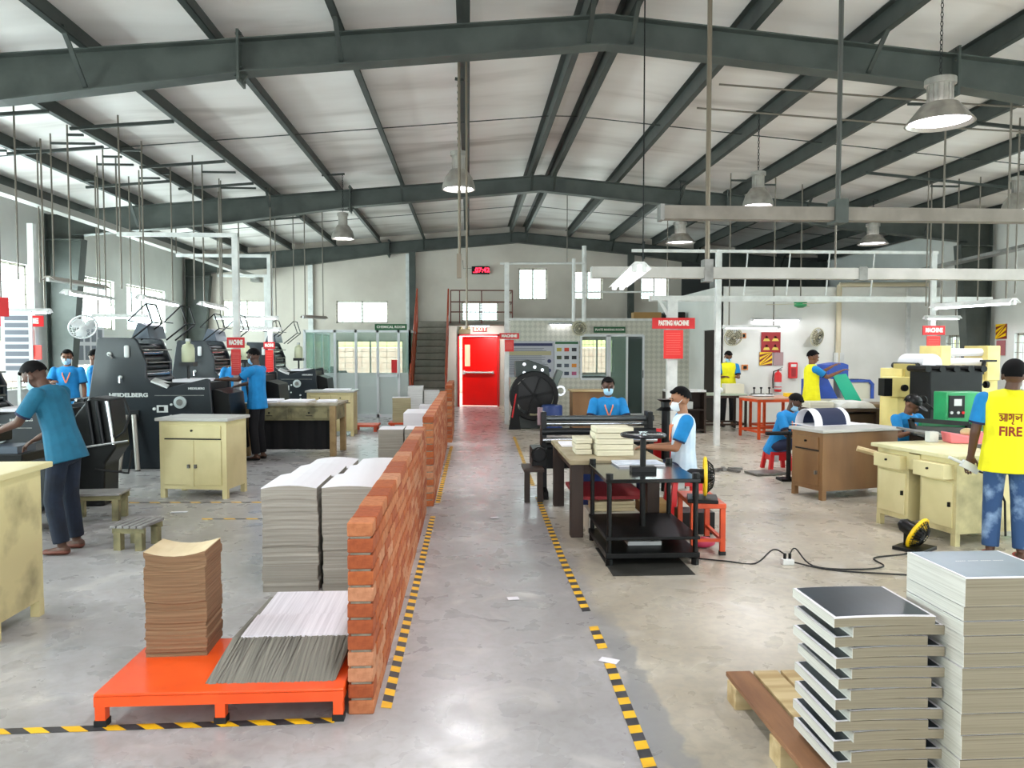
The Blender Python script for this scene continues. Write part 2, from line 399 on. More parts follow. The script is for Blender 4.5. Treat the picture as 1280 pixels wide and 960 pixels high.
wall('wall_right', 'x', XR, .2, YF, YB, 0, lambda y: ztop(XR) + .2, RIGHTWIN, WHITEW)
wall('wall_back', 'y', YB, .2, XL, XR, 0, lambda x: ztop(x) + .2, BACKWIN + BACKLOW + [DOORH], GREYW)
wall('wall_front', 'y', YF, -.2, XL, XR, 0, lambda x: ztop(x) + .2, [(-2.9, 5.7, 0, 3.6)], WHITEW)
# lower part of the left wall and the press bay are whiter, set off as panels between wall posts
for i, (x, y) in enumerate([(-4.55, YB - .03), (-1.75, YB - .03), (7.2, YB - .03)]):
    struct(MB().box(x - .07, x + .07, y - .06, y + .02, 0, ztop(x) - .35).build('trim_%d' % (i + 1), WHITE))
FRAMEW = mat('window_frame', '#b9b4a8', .5); GRILLE = mat('window_grille', '#8c867c', .5)
wn = 0
def window(plane, pos, a, b, z0, z1, n=4, k=5):
    global wn; wn += 1
    r = bpy.data.objects.new('window_%d' % wn, None); COL.objects.link(r); r['kind'] = 'structure'
    def put(q, name, m):
        if plane == 'x': q.v = [(pos + y, x, z) for x, y, z in q.v]
        else: q.v = [(x, pos + y, z) for x, y, z in q.v]
        return q.build(name, m, r)
    t = .045; f = MB()
    for x0, x1, q0, q1 in ((a, a + t, z0, z1), (b - t, b, z0, z1), (a, b, z0, z0 + t), (a, b, z1 - t, z1), ((a + b) / 2 - t / 2, (a + b) / 2 + t / 2, z0, z1)): f.box(x0, x1, -.03, .03, q0, q1)
    put(f, 'window_frame', FRAMEW)
    g = MB(); s = -1 if (plane == 'y' or pos > 0) else 1
    for i in range(1, 2 * n): g.box(a + (b - a) * i / (2 * n) - .005, a + (b - a) * i / (2 * n) + .005, s * .07 - .005, s * .07 + .005, z0, z1)
    for i in range(1, k + 1): z = z0 + (z1 - z0) * i / (k + 1); g.box(a, b, s * .075 - .005, s * .075 + .005, z - .005, z + .005)
    put(g, 'grille', GRILLE)
    for x0, x1 in ((a + t, (a + b) / 2 - t / 2), ((a + b) / 2 + t / 2, b - t)): put(MB().box(x0, x1, -.004, .004, z0 + t, z1 - t), 'pane', GLASS)
for a, b, z0, z1 in LEFTWIN: window('x', XL - .1, a, b, z0, z1)
for a, b, z0, z1 in RIGHTWIN: window('x', XR + .1, a, b, z0, z1)
for a, b, z0, z1 in BACKWIN + BACKLOW: window('y', YB + .1, a, b, z0, z1)
# unseen open steel gate, added behind the camera to let daylight in
struct(MB().box(-3.0, -2.9, YF - .25, YF + .05, 0, 3.7).box(5.7, 5.8, YF - .25, YF + .05, 0, 3.7).box(-3, 5.8, YF - .25, YF + .05, 3.6, 3.7).build('added_gate', GREEN))
# yard outside
tag(MB().box(-30, 30, YB + 8, YB + 8.3, 0, 1.75).build('boundary_wall', mat('yard_brick', '#e3bfae', .8, 0, '#d3a998', 5)), 'pinkish brick boundary wall of the yard outside the windows', 'wall')
tag(MB().box(-30, 30, YB + 8, YB + 8.32, 1.76, 2.1).build('boundary_coping', mat('yard_yellow', '#efe3a0', .8)), 'yellow coping band on top of the yard boundary wall', 'coping')
struct(MB().box(-40, 40, YB + .2, YB + 40, -.3, -.02).build('ground', mat('yard_ground', '#a79a86', .9)))

# ---------------------------------------------------------------- steel portal frames, purlins
def portal(Y, lab):
    t = thing('steel_portal_frame', lab, 'steel frame', (0, Y, 0), 0, 'portal frames')
    for s in (-1, 1):
        xe = XL + .12 if s < 0 else XR - .12; xc = xe - s * .5
        pts = [RX, RX + s * 3.7, RX + s * 6.0, xc]; dep = [.3, .33, .45, .47]
        top = [(x, ztop(x)) for x in pts]; bot = [(x, ztop(x) - d) for x, d in zip(pts, dep)]
        q = MB().prism(top + bot[::-1], 'y', -.008, .008)
        for ln, dz in ((top, -.006), (bot, .006)):
            for (xa, za), (xb, zb) in zip(ln, ln[1:]): q.bar((xa, 0, za + dz), (xb + s * .004, 0, zb + dz), .2, .014)
        q.build('rafter', GREEN, t)
        zt = ztop(xe) - .02
        prof = [(xe, 0), (xe, zt), (xc - s * .16, zt), (xc - s * .16, zt - .47), (xe - s * .3, 0)]
        c = MB().prism(prof, 'y', -.013, .013)
        c.bar((xe, 0, 0), (xe, 0, zt), .014, .24); c.bar((xe - s * .3, 0, 0), (xc - s * .16, 0, zt - .47), .014, .24)
        c.box(min(xe, xc - s * .16), max(xe, xc - s * .16), -.12, .12, zt - .5, zt - .47)
        c.build('column', GREEN, t)
        x = RX + s * 3.7; z0 = ztop(x) - .33
        p = MB().prism([(x - .012, z0 - .1), (x + .012, z0 - .1), (x + .012, ztop(x) + .08), (x - .012, ztop(x) + .08)], 'y', -.12, .12)
        p.prism([(x - .07, z0), (x + .07, z0), (x + .0, z0 - .1)], 'y', -.008, .008)
        for zz in (z0 - .05, z0 + .05, z0 + .28, z0 + .38):
            for yy in (-.07, .07): p.cyl((x - .03, yy, zz), (x + .03, yy, zz), .014, n=6)
        p.build('splice_plate', GREEN, t)
    return t
for Y, l in ((8.0, 'dark green steel portal frame next to the bronze hanging rods'), (15.2, 'dark green steel portal frame across the middle of the hall'), (22.42, 'dark green steel portal frame against the end wall')):
    t = portal(Y, l)
    if Y > 20:
        for x in (-1.62, 4.75): MB().box(x - .09, x + .09, -.06, .06, 0, ztop(x) - .32).build('wind_post', GREEN, t)
ORD = ['first', 'second', 'third', 'fourth', 'fifth', 'sixth', 'seventh', 'eighth', 'ninth', 'tenth', 'eleventh', 'twelfth', 'thirteenth', 'fourteenth', 'fifteenth', 'sixteenth', 'seventeenth', 'eighteenth', 'nineteenth', 'twentieth']
PX = [RX - .22 - 1.25 * i for i in range(8)] + [RX + .22 + 1.25 * i for i in range(8)]
for i, x in enumerate(PX):
    x = max(min(x, XR - .15), XL + .15); z = ztop(x); q = MB()
    q.box(x - .004, x + .004, YF + .1, YB - .1, z, z + .195); q.box(x, x + .07, YF + .1, YB - .1, z, z + .006); q.box(x - .07, x, YF + .1, YB - .1, z + .19, z + .196)
    q.box(x + .064, x + .07, YF + .1, YB - .1, z, z + .02)
    tag(q.build('roof_purlin', PURL), 'dark green steel roof purlin, %s from the ridge on the %s side' % (ORD[i % 8], 'press' if i < 8 else 'book pile'), 'purlin', 'roof purlins')
    for Y in (8.0, 15.2, 22.42):
        if i in (0, 2, 4, 6, 8, 10, 12, 14) and not (Y > 20 and i in (4, 6)):
            d = {0: .3, 2: .33, 4: .42, 6: .46}[i % 8]
            tag(MB().bar((x + .03, Y - .5, z + .06), (x + .03, Y - .06, z - d + .04), .045, .02).build('fly_brace', PURL), 'slanted steel fly brace between purlin and rafter', 'brace', 'fly braces')
for Y in (4.4, 11.6, 18.8):
    tag(MB().tube([(XL + .2, Y, ztop(XL) + .1), (RX - .2, Y, ztop(RX) + .08), (RX + .2, Y, ztop(RX) + .08), (XR - .2, Y, ztop(XR) + .1)], .008).build('sag_rod', PURL), 'thin steel sag rod tying the purlins together', 'rod', 'sag rods')

# ---------------------------------------------------------------- end wall: door, stairs, landing
d = bpy.data.objects.new('door_1', None); COL.objects.link(d); d['kind'] = 'structure'; d.location = (0, YB, 0)
MB().box(-.33, -.27, -.04, .14, 0, 2.13).box(.84, .9, -.04, .14, 0, 2.13).box(-.33, .9, -.04, .14, 2.07, 2.13).build('door_frame', mat('door_frame_red', '#c9201c', .4), d)
leaf = bpy.data.objects.new('door_leaf', MB().box(-1.06, 0, -.025, .025, .02, 2.06).mesh('door_leaf', DOORRED, bevel=.004)); COL.objects.link(leaf); leaf.parent = d; leaf.location = (.84, .04, 0); leaf.rotation_euler = (0, 0, R(-14))
MB().box(-.98, -.82, -.032, -.02, 1.18, 1.82).build('vision_panel', mat('vision_glow_pane', '#e9c9a5', .2, emit=.3), leaf)  # pane given a faint glow of its own, with no lamp behind it
MB().cyl((-1.0, -.09, 1.0), (-.12, -.09, 1.0), .03, n=10).box(-1.03, -.97, -.12, -.02, .94, 1.06).box(-.15, -.1, -.1, -.02, .96, 1.04).build('push_bar', KNOB, leaf, smooth=True)
t = thing('added_door_lamp', 'added lamp under the stair landing that brightens the red door', 'lamp', (.3, 21.7, 2.366)); MB().box(-.3, .3, -.05, .05, -.03, 0).build('housing', WHITE, t); MB().cyl((-.27, .02, -.03), (.27, .02, -.03), .013, n=8).build('tube', TUBE, t)  # extra lamp added under the landing to brighten the red door
l = bpy.data.lights.new('lamp_light', 'AREA'); l.shape = 'RECTANGLE'; l.size = .5; l.size_y = .06; l.energy = 22; o = bpy.data.objects.new('lamp_light', l); COL.objects.link(o); o.parent = t; o.location = (0, .02, -.045); o.rotation_euler = (R(25), 0, 0)
st = thing('staircase', 'grey concrete stairs with red brown handrails climbing beside the red door', 'stairs', (-.99, 0, 0))
N_ = 14; y0, y1, zt = 18.7, 21.5, 2.45
for i in range(N_):
    z = zt * (i + 1) / N_; y = y0 + (y1 - y0) * i / N_
    piece(MB().box(-.4, .4, 0, (y1 - y0) / N_ + .03, -.16, 0).mesh('step', CONC, bevel=.008) if i == 0 else bpy.data.meshes['step'], 'step', st, (0, y, z))
MB().prism([(y0, 0), (y0 + .6, 0), (y1, zt - .35), (y1, zt - .1), (y0, -.0)], 'x', -.38, .38).build('soffit', CONC, st)
for s in (-1, 1):
    q = MB()
    for dz in (.9, .55, .2): q.tube([(s * .43, y0, dz + .15), (s * .43, y1, zt + dz)], .022 if dz > .8 else .014)
    for k in range(5):
        f = k / 4; q.cyl((s * .43, y0 + (y1 - y0) * f, zt * f - .1 + .15 * (1 - f)), (s * .43, y0 + (y1 - y0) * f, zt * f + .9 + .15 * (1 - f)), .018, n=6)
    q.prism([(y0, 0), (y1, zt - .2), (y1, zt + .02), (y0, .22)], 'x', s * .41, s * .44)
    q.build('handrail', RAILR, st)
ld = thing('stair_landing', 'concrete landing over the red door with dark rails', 'landing', (0, 0, 0))
MB().box(-1.4, 1.25, 21.54, 22.58, 2.37, 2.46).build('slab', CONC, ld)
q = MB()
for z in (2.72, 3.0, 3.32): q.cyl((-.5, 21.54, z), (1.22, 21.54, z), .018, n=6); q.cyl((1.22, 21.54, z), (1.22, 22.55, z), .018, n=6)
for x in (-.5, -.25, .36, 1.22): q.cyl((x, 21.54, 2.4), (x, 21.54, 3.32), .018, n=6)
q.build('guard_rail', RAILD, ld)
MB().box(1.0, 1.12, 21.6, 21.72, 0, 2.37).build('support_post', WHITE, ld)
# LED clock, exit lamp
t = thing('led_clock', 'black digital wall clock with glowing red digits', 'clock', (.35, YB - .06, 3.98))
MB().box(-.26, .26, -.04, .05, -.11, .11).build('case', BLACK, t, bevel=.01); text('07:42', .19, LEDR, t, (.05, -.045, 0), w_=.004)
MB().box(-.22, -.08, -.046, -.04, -.07, -.055).build('indicator', LEDR, t)
MB().tube([(-.26, 0, .06), (-.5, .03, .05), (-.52, .05, .3)], .006).build('cable', BLACK, t)
t = thing('exit_sign', 'small lit exit sign above the red fire door', 'sign', (.33, YB - .05, 2.27))
MB().box(-.2, .2, -.02, .05, -.075, .075).build('box', DRED, t); text('EXIT', .14, LEDW, t, (0, -.024, 0), w_=.003, sp=1.3)
t = thing('alarm_unit', 'olive brown alarm box with twin lamps above the fire door', 'alarm', (-.12, YB - .05, 2.25))
MB().box(-.17, .17, -.05, .05, -.12, .02).build('box', mat('olive_box', '#6a5a35', .5), t); MB().cyl((-.1, -.02, .02), (-.1, -.02, .09), .05, n=10).cyl((.1, -.02, .02), (.1, -.02, .09), .05, n=10).build('lamp', mat('olive_lamp', '#8c7a45', .4), t)

# ---------------------------------------------------------------- chemical room (glass), plate room, back right partition
ch = thing('glass_partition', 'aluminium glass partition of the chemical room with frosted lower panes', 'partition', (0, 19.05, 0))
ALU = mat('aluminium_white', '#d5d8da', .4, .2)
xs = [-4.0, -3.27, -2.76, -2.23, -1.72, -1.45]
q = MB()
for x in xs: q.box(x - .03, x + .03, -.03, .03, 0, 2.15)
q.box(xs[0], xs[-1], -.03, .03, 2.09, 2.15).box(xs[0], xs[-1], -.03, .03, 0, .08).box(xs[3], xs[4], -.03, .03, 1.0, 1.06)
for y in (0, 1.1, 2.2, 3.3): q.box(-1.48, -1.42, y - .03, y + .03, 0, 2.15)
q.box(-1.48, -1.42, 0, 3.4, 2.09, 2.15).box(-4.03, -3.97, 0, 3.4, 2.09, 2.15)
for y in (1.1, 2.2, 3.3): q.box(-4.03, -3.97, y - .03, y + .03, 0, 2.15)
q.build('frame', ALU, ch)
for a, b in zip(xs, xs[1:]):
    MB().box(a + .03, b - .03, -.004, .004, .08, 1.1).build('frosted_pane', FROST, ch); MB().box(a + .03, b - .03, -.004, .004, 1.1, 2.09).build('pane', GLASS, ch)
for y in (0, 1.1, 2.2):
    MB().box(-1.454, -1.446, y + .03, y + 1.07, .08, 2.09).build('side_pane', GLASSG, ch)
    MB().box(-4.004, -3.996, y + .03, y + 1.07, .08, 2.09).build('side_pane', GLASSG, ch)
MB().box(-1.9, -1.76, -.01, -.004, 1.1, 1.42).build('red_notice', RED, ch)
def plate(label, body, loc, w_, h_, m, sz, rz=0, lm=None, name='hanging_sign', sx=1):
    t = thing(name, label, 'sign', loc, rz)
    MB().box(-w_ / 2, w_ / 2, -.012, .012, -h_ / 2, h_ / 2).build('board', m, t, bevel=.004); text(body, sz, lm or LETW, t, (0, -.014, 0), w_=.002, sx=sx)
    return t
plate('dark green sign with white letters reading CHEMICAL ROOM', 'CHEMICAL ROOM', (-1.9, 18.98, 2.22), .78, .15, GREENS, .085)
t = thing('steel_counter', 'narrow steel counter inside the glazed chemical room', 'counter', (-3.2, 20.4, 0)); MB().box(-.7, 1.4, -.3, .3, .9, .94).build('counter_top', STEEL, t)
for x in (-.66, 1.36):
    for y in (-.26, .26): MB().box(x - .025, x + .025, y - .025, y + .025, 0, .9).build('leg', STEEL, t)
for x, r, hh in ((-3.8, .09, .2), (-3.55, .07, .28), (-3.3, .11, .17)):
    t = thing('steel_pot', 'dull steel pot on the counter of the chemical room', 'pot', (x, 20.35, .94), 0, 'steel pots in the chemical room'); MB().lathe([(r, 0), (r, hh), (r * 1.1, hh), (r * 1.1, hh + .01), (r * .92, hh + .01), (r * .92, .01), (.001, .01)], n=18).build('pot_body', STEEL, t, smooth=True); MB().tube([(r, 0, hh * .8), (r + .05, 0, hh * .75), (r + .05, 0, hh * .5), (r, 0, hh * .45)], .008).build('pot_handle', STEEL, t)
pr = 19.3
PLH = [(2.83, 3.5, .95, 2.0), (3.56, 4.42, 0, 2.03)]
wall('wall_plate_room', 'y', pr, .08, 1.05, 5.6, 0, lambda x: 2.4, PLH, PATT)
struct(MB().box(1.05, 1.13, pr + .08, YB, 0, 2.4).build('wall_plate_room_side', PATT))
struct(MB().box(1.0, 5.6, pr, pr + .5, 2.4, 2.46).build('trim_10', WHITE))
t = thing('sliding_glass_door', 'white framed sliding glass door of the plate making room', 'door', (0, pr, 0))
q = MB()
for x in (2.83, 3.5, 3.56, 4.0, 4.42): q.box(x - .025, x + .025, -.03, .09, .95 if x < 3.55 else 0, 2.03)
q.box(2.83, 4.42, -.03, .09, 2.0, 2.06).box(2.83, 3.5, -.03, .09, .9, .95).box(3.56, 4.42, -.03, .09, 0, .05)
q.build('frame', ALU, t)
MB().box(3.585, 3.975, .0, .008, .05, 2.0).build('pane', GLASSG, t); MB().box(4.025, 4.395, .02, .028, .05, 2.0).build('pane', GLASSD, t); MB().box(2.85, 3.48, .02, .028, .95, 2.0).build('pane', GLASS, t)
MB().box(4.4, 4.415, -.05, -.03, .95, 1.15).build('handle', BLACK, t)
plate('dark green sign with white letters reading PLATE MAKING ROOM', 'PLATE MAKING ROOM', (3.55, pr - .03, 2.17), .8, .15, GREENS, .072)
PT = 17.0
struct(MB().box(5.6, XR, PT, PT + .1, 0, 3.08).build('wall_partition', WHITEW))
wall('wall_partition_side', 'x', 5.6, .1, PT, YB, 0, lambda y: 3.08, [(17.3, 18.1, 0, 2.12)], WHITEW)
struct(MB().box(5.62, 5.68, 17.305, 18.095, 0, 2.115).build('door_3', mat('door_dark', '#241b16', .6)))
struct(MB().box(5.7, XR, PT + .1, YB, 3.0, 3.06).build('trim_11', mat('dark_board', '#3a3a3a', .8)))
# dark sheet on the back wall stands for the shade above the partition room
struct(MB().box(6.3, XR - .02, YB - .08, YB - .02, 3.06, ztop(XR) + .15).build('trim_12', mat('wall_shade', '#3f4140', .7)))
t = thing('notice_board', 'large printed notice board of grey text behind the disc press', 'notice board', (1.52, pr - .03, 1.43))
MB().box(-.62, .62, -.015, .02, -.45, .45).build('panel', mat('notice_grey', '#b6b7bf', .6), t)
MB().box(-.5, .58, -.019, -.015, .33, .4).build('heading_line', mat('ink_navy', '#2d3158', .6), t); 
q = MB()
for i in range(22):
    z = .27 - i * .031; q.box(-.56, .3 + .2 * random.random(), -.018, -.015, z - .006, z + .006)
q.build('text_lines', mat('ink_grey', '#6c6d75', .6), t); MB().box(-.6, .55, -.0185, -.0155, .1, .2).build('band', mat('notice_khaki', '#b4ab86', .6), t)
for z in (-.05, -.28): MB().cyl((.5, -.02, z), (.5, -.015, z), .05, n=14).build('round_stamp', mat('ink_navy', '#2d3158', .6), t)
t = thing('picture_chart', 'printed picture chart with green heading and twelve small pictures', 'poster', (2.46, pr - .03, 1.42))
MB().box(-.31, .31, -.012, .02, -.46, .46).build('panel', mat('chart_white', '#cfd2d6', .6), t); MB().box(-.29, .29, -.016, -.012, .39, .45).build('heading_bar', GREENS, t)
pc = ['#b9a94a', '#c2452f', '#303238', '#4a4f3a', '#3a3d42', '#282a2e', '#50545c', '#59606c', '#d98a35', '#4c5156', '#3b4454', '#b05a7c']
for i, c in enumerate(pc):
    x = -.19 + .19 * (i % 3); z = .25 - .2 * (i // 3); MB().box(x - .06, x + .06, -.016, -.012, z - .045, z + .045).build('picture', mat('chart_' + c[1:], c, .6), t, bevel=.003)
# ---------------------------------------------------------------- low brick walls
BR = [mat('brick_%d' % i, c, .85, 0, c2, 30, bump=.2, bs=80) for i, (c, c2) in enumerate((('#a9592c', '#964a22'), ('#b26e46', '#9e5c37'), ('#9c4d26', '#893f1d'), ('#ba7f5d', '#a66c4a')))]
MORT = mat('mortar', '#857d6e', .9, 0, '#6c6456', 20, bump=.3)
BL, BH, BW, JT = .248, .064, .115, .01
bmesh_full = [MB().box(-BW / 2, BW / 2, 0, BL, 0, BH).mesh('brick', m, bevel=.005, seg=1) for m in BR]
bmesh_half = [MB().box(-BW / 2, BW / 2, 0, BL / 2 - JT / 2, 0, BH).mesh('half_brick', m, bevel=.005, seg=1) for m in BR]
def brick_wall(label, x, y0, n, courses, h0=.0):
    t = thing('brick_divider_wall', label, 'brick wall', (x, y0, 0))
    Ln = n * (BL + JT) - JT
    MB().box(-BW / 2 + .013, BW / 2 - .013, .006, Ln - .006, 0, courses * (BH + JT) - JT - .006).build('mortar', MORT, t)
    for c in range(courses):
        z = c * (BH + JT); y = 0; first = True
        while y < Ln - .02:
            half = (c % 2 == 1) and (y == 0 or Ln - y < BL * .7)
            if y > 0 and Ln - y < BL * .7: half = True
            k = random.randrange(4); me = (bmesh_half if half else bmesh_full)[k]
            piece(me, 'brick', t, (random.uniform(-.0025, .0025), y, z))
            y += (BL / 2 - JT / 2 if half else BL) + JT
    return t, Ln, courses * (BH + JT)
COPE = mat('wall_top_plaster', '#c98f72', .85, 0, '#b5a08f', 4, lo=.45, hi=.6)
brick_wall('low orange brick wall beside the orange steel pallet', -.49, 3.45, 17, 12)
brick_wall('low brick wall between the first brick wall and the farthest one', -.43, 8.1, 20, 13)
brick_wall('short brick wall nearest to the staircase', -.36, 13.75, 9, 14)
# ---------------------------------------------------------------- hazard tape
TY = mat('tape_yellow', '#f2bd1b', .5, 0, '#e3ad12', 12); TBK = mat('tape_black', '#2c2b2e', .5, 0, '#434246', 10)
def tape(label, pts, w_=.05, pitch=.07, slant=.6, gaps=()):
    t = thing('hazard_tape', label, 'floor tape', (0, 0, 0))
    P = [Vector((*p, 0)) for p in pts]; cum = [0]
    for a, b in zip(P, P[1:]): cum.append(cum[-1] + (b - a).length)
    def at(s):
        s = max(0, min(cum[-1], s))
        for i in range(len(P) - 1):
            if s <= cum[i + 1] + 1e-9:
                d = (P[i + 1] - P[i]).normalized(); return P[i] + d * (s - cum[i]), Vector((-d.y, d.x, 0))
        return P[-1], Vector((1, 0, 0))
    ym, bm = MB(), MB(); s = 0; k = 0
    while s < cum[-1]:
        if not any(a < s < b for a, b in gaps):
            q = []
            for u, side in ((s, 1), (s + pitch / 2, 1), (s + pitch / 2, -1), (s, -1)):
                p, n = at(u + side * slant * w_ / 2); q.append(p + n * side * w_ / 2)
            m = ym if k % 2 == 0 else bm
            m.add([(v.x, v.y, .0015) for v in q] + [(v.x, v.y, .003) for v in q], [(0, 1, 2, 3), (7, 6, 5, 4), (0, 4, 5, 1), (1, 5, 6, 2), (2, 6, 7, 3), (3, 7, 4, 0)])
        s += pitch / 2; k += 1
    a = ym.build('yellow_stripes', TY, t); b = bm.build('black_stripes', TBK, t); a['kind'] = 'stuff'; b['kind'] = 'stuff'
tape('yellow black hazard tape along the foot of the near brick wall', [(-.385, 3.5), (-.36, 7.6)], .05, .135, .5)
tape('yellow black hazard tape along the foot of the middle brick wall', [(-.34, 8.3), (-.3, 13.2)], .05, .135, .5)
tape('hazard tape with torn gaps along the right side of the aisle', [(.70, 2.4), (.735, 3.9), (.74, 4.6), (.735, 6.0), (.77, 8.6)], .055, .135, -.2, [(1.52, 1.75), (2.08, 2.3)])
tape('faded hazard tape continuing past the roller machine to the disc press', [(.78, 9.3), (.86, 14.6)], .05, .12, -.2)
tape('hazard tape on the floor in front of the orange pallet', [(-3.2, 3.36), (-.6, 3.4)], .05, .16, -1.2)
tape('worn hazard tape under the cream two door cabinet', [(-3.9, 8.5), (-2.1, 8.42)], .035, .22, -.8)
tape('worn hazard tape by the slatted step stool', [(-2.62, 7.62), (-1.7, 7.58)], .035, .22, -.8)
for x, y, a, sx, sy, l in ((.29, 5.03, 8, .075, .06, 'torn white paper scrap on the aisle floor beyond the nearest hazard tape'), (.25, 7.5, 20, .08, .07, 'small white paper scrap on the aisle floor between the brick walls'), (-2.95, 7.95, 5, .16, .05, 'paper strip lying between the two worn hazard tapes'), (.74, 3.98, -30, .1, .06, 'lilac paper scrap in the gap of the torn hazard tape')):
    o = MB().box(-sx / 2, sx / 2, -sy / 2, sy / 2, .002, .004).build('paper_scrap', PAPER); o.location = (x, y, .002); o.rotation_euler = (0, 0, R(a)); tag(o, l, 'paper scrap')

# ---------------------------------------------------------------- paper stacks and pallets
def layered(w_, d_, h_, n, jit, bow=0, rnd=None):
    rnd = rnd or random.Random(3); q = MB(); rings = []; ox = oy = 0
    for i in range(n + 1):
        if rnd.random() < .18: ox, oy = rnd.uniform(-jit, jit), rnd.uniform(-jit, jit)
        a, b = ox + rnd.uniform(-jit, jit) * .3, oy + rnd.uniform(-jit, jit) * .3; z = h_ * i / n; r = []
        M6 = 6
        for k in range(M6 + 1): r.append((-w_ / 2 + w_ * k / M6 + a, -d_ / 2 + b, z + bow * ((k / M6 - .5) ** 2 * 4 - 1) * i / n))
        for k in range(M6 + 1): r.append((w_ / 2 - w_ * k / M6 + a, d_ / 2 + b, z + bow * ((k / M6 - .5) ** 2 * 4 - 1) * i / n))
        rings.append(r)
    m = len(rings[0])
    q.v = [v for r in rings for v in r]
    for i in range(n): q.f += [(i * m + j, i * m + (j + 1) % m, (i + 1) * m + (j + 1) % m, (i + 1) * m + j) for j in range(m)]
    q.f.append(tuple(range(m - 1, -1, -1)))
    top = rings[-1]; t = MB(); h = m // 2
    t.v = [(x, y, z + .001) for x, y, z in top] + [(x, y, z - .004) for x, y, z in top]
    for k in range(h - 1): t.f.append((k, k + 1, m - 2 - k, m - 1 - k))
    t.f += [(j, (j + 1) % m, m + (j + 1) % m, m + j) for j in range(m)]
    return q, t
def stack(label, loc, rz, w_, d_, h_, em, tm, n=40, jit=.004, bow=0, group=None, seed=1, name='paper_stack'):
    t = thing(name, label, 'paper stack', loc, rz, group)
    q, tp = layered(w_, d_, h_, n, jit, bow, random.Random(seed)); q.build('sheets', em, t); tp.build('top_sheet', tm, t)
    return t
t = thing('steel_pallet', 'bright orange steel pallet on short legs beside the brick wall', 'pallet', (-1.1, 3.7, 0))
MB().box(-.54, .54, -.31, .33, .137, .15).build('deck', ORANGE, t, bevel=.004)
MB().box(-.54, .54, -.31, -.285, .092, .137).box(-.54, .54, .305, .33, .092, .137).box(-.54, -.515, -.285, .305, .092, .137).box(.515, .54, -.285, .305, .092, .137).build('rim', ORANGE, t)
for x in (-.515, 0, .515):
    for y in (-.285, .3):
        l = MB().box(x - .022, x + .022, y - .022, y + .022, .025, .137).build('leg', ORANGE, t); MB().box(x - .026, x + .026, y - .026, y + .026, 0, .03).build('rubber_foot', RUBBER, l)
stack('tall stack of brown printed sheets on the orange steel pallet', (-1.44, 3.93, .15), 2, .29, .27, .52, PBROWN, PTOPB, 60, .006, .025, seed=5)
# fanned heap on the pallet
def fanned(label, loc, w_, d_, h_, lean):
    t = thing('fanned_paper', label, 'paper stack', loc)
    q = MB(); n = 70
    for i in range(n):
        a = -w_ / 2 + w_ * i / n; b = a + w_ / n * .93; f = random.uniform(-.006, .006); z1 = h_ + random.uniform(-.004, .002)
        q.add([(a - .03, -d_ / 2 + f, 0), (b - .03, -d_ / 2 + f, 0), (b + lean * .2, -d_ / 2 + .3 + f, z1), (a + lean * .2, -d_ / 2 + .3 + f, z1), (a + lean, d_ / 2, z1), (b + lean, d_ / 2, z1), (a, d_ / 2, 0), (b, d_ / 2, 0)],
              [(0, 1, 2, 3), (3, 2, 5, 4), (4, 5, 7, 6), (0, 6, 7, 1), (0, 3, 4, 6), (1, 7, 5, 2)])
    o = q.build('sheet_edges', PFAN, t)
    p = MB()
    for k, (ya, yb) in enumerate(((-d_ / 2 + .3, -d_ / 2 + .58), (-d_ / 2 + .61, d_ / 2 + .04))):
        z = h_ + .004; la = lean * (.25 + (ya + d_ / 2) / d_ * .75); lb = lean * (.25 + (yb + d_ / 2) / d_ * .75)
        MB().add([(-w_ / 2 + .03 + la, ya, z), (w_ / 2 - .03 + la, ya, z), (w_ / 2 - .03 + lb, yb, z + .01), (-w_ / 2 + .03 + lb, yb, z + .01)] + [(-w_ / 2 + .03 + la, ya, z - .01), (w_ / 2 - .03 + la, ya, z - .01), (w_ / 2 - .03 + lb, yb, z), (-w_ / 2 + .03 + lb, yb, z)],
                 [(0, 1, 2, 3), (7, 6, 5, 4), (0, 4, 5, 1), (1, 5, 6, 2), (2, 6, 7, 3), (3, 7, 4, 0)]).build('top_sheets', PWS, t)
PWS = mat('paper_white_streaked', '#e2dfe6', .75, 0, '#c5c1c9', 3, st=(30, .5, 1), lo=.35, hi=.75)
fanned('wide heap of fanned grey printed sheets on the orange steel pallet', (-.87, 3.93, .15), .58, .92, .1, .03)
k = 0
for iy, y in enumerate((5.55, 6.2, 6.8)):
    for ix, x in enumerate((-1.22, -.81)):
        stack('grey printed sheet stack, %s the brick wall, %s the orange pallet' % (('away from', 'against')[ix], ('row next to', 'middle row behind', 'last row behind')[iy]), (x + .01 * iy, y, 0), random.uniform(-1, 1), .375, .56, .715 - .03 * iy, PGREY, PAPER, 50, .005, -.012 if ix else -.02, 'block of six paper stacks', seed=11 + k); k += 1
for x, y, h_ in ((-1.14, 11.5, .5), (-.76, 11.5, .5)): stack('grey printed sheet stack on the floor between the middle brick wall and the work bench', (x, y, 0), 0, .36, .5, h_, PGREY, PAPER, 30, .004, 0, 'pair of stacks by the middle wall', seed=int(x * -100))
stack('sloping lilac white sheet stack behind the grey pair by the middle brick wall', (-.78, 12.6, 0), 0, .5, .9, .66, PAPER, PAPER, 20, .004, .0, seed=4)
for loc, l, sc in (((-1.42, 16.35, 0), 'small red pallet under the tan paper stack', 1), ((-2.1, 15.9, 0), 'small red pallet behind the cream cabinet near the glass partition', 1)):
    t = thing('low_pallet', l, 'pallet', loc); MB().box(-.26, .26, -.25, .25, .1, .14).build('deck', ORED, t)
    for x in (-.2, .2):
        for y in (-.2, .2): MB().box(x - .03, x + .03, y - .03, y + .03, 0, .11).build('leg', ORED, t)
PTAN = mat('paper_edges_tan', '#b3ab88', .8, 0, '#9a9272', 3, st=(.6, .6, 50))
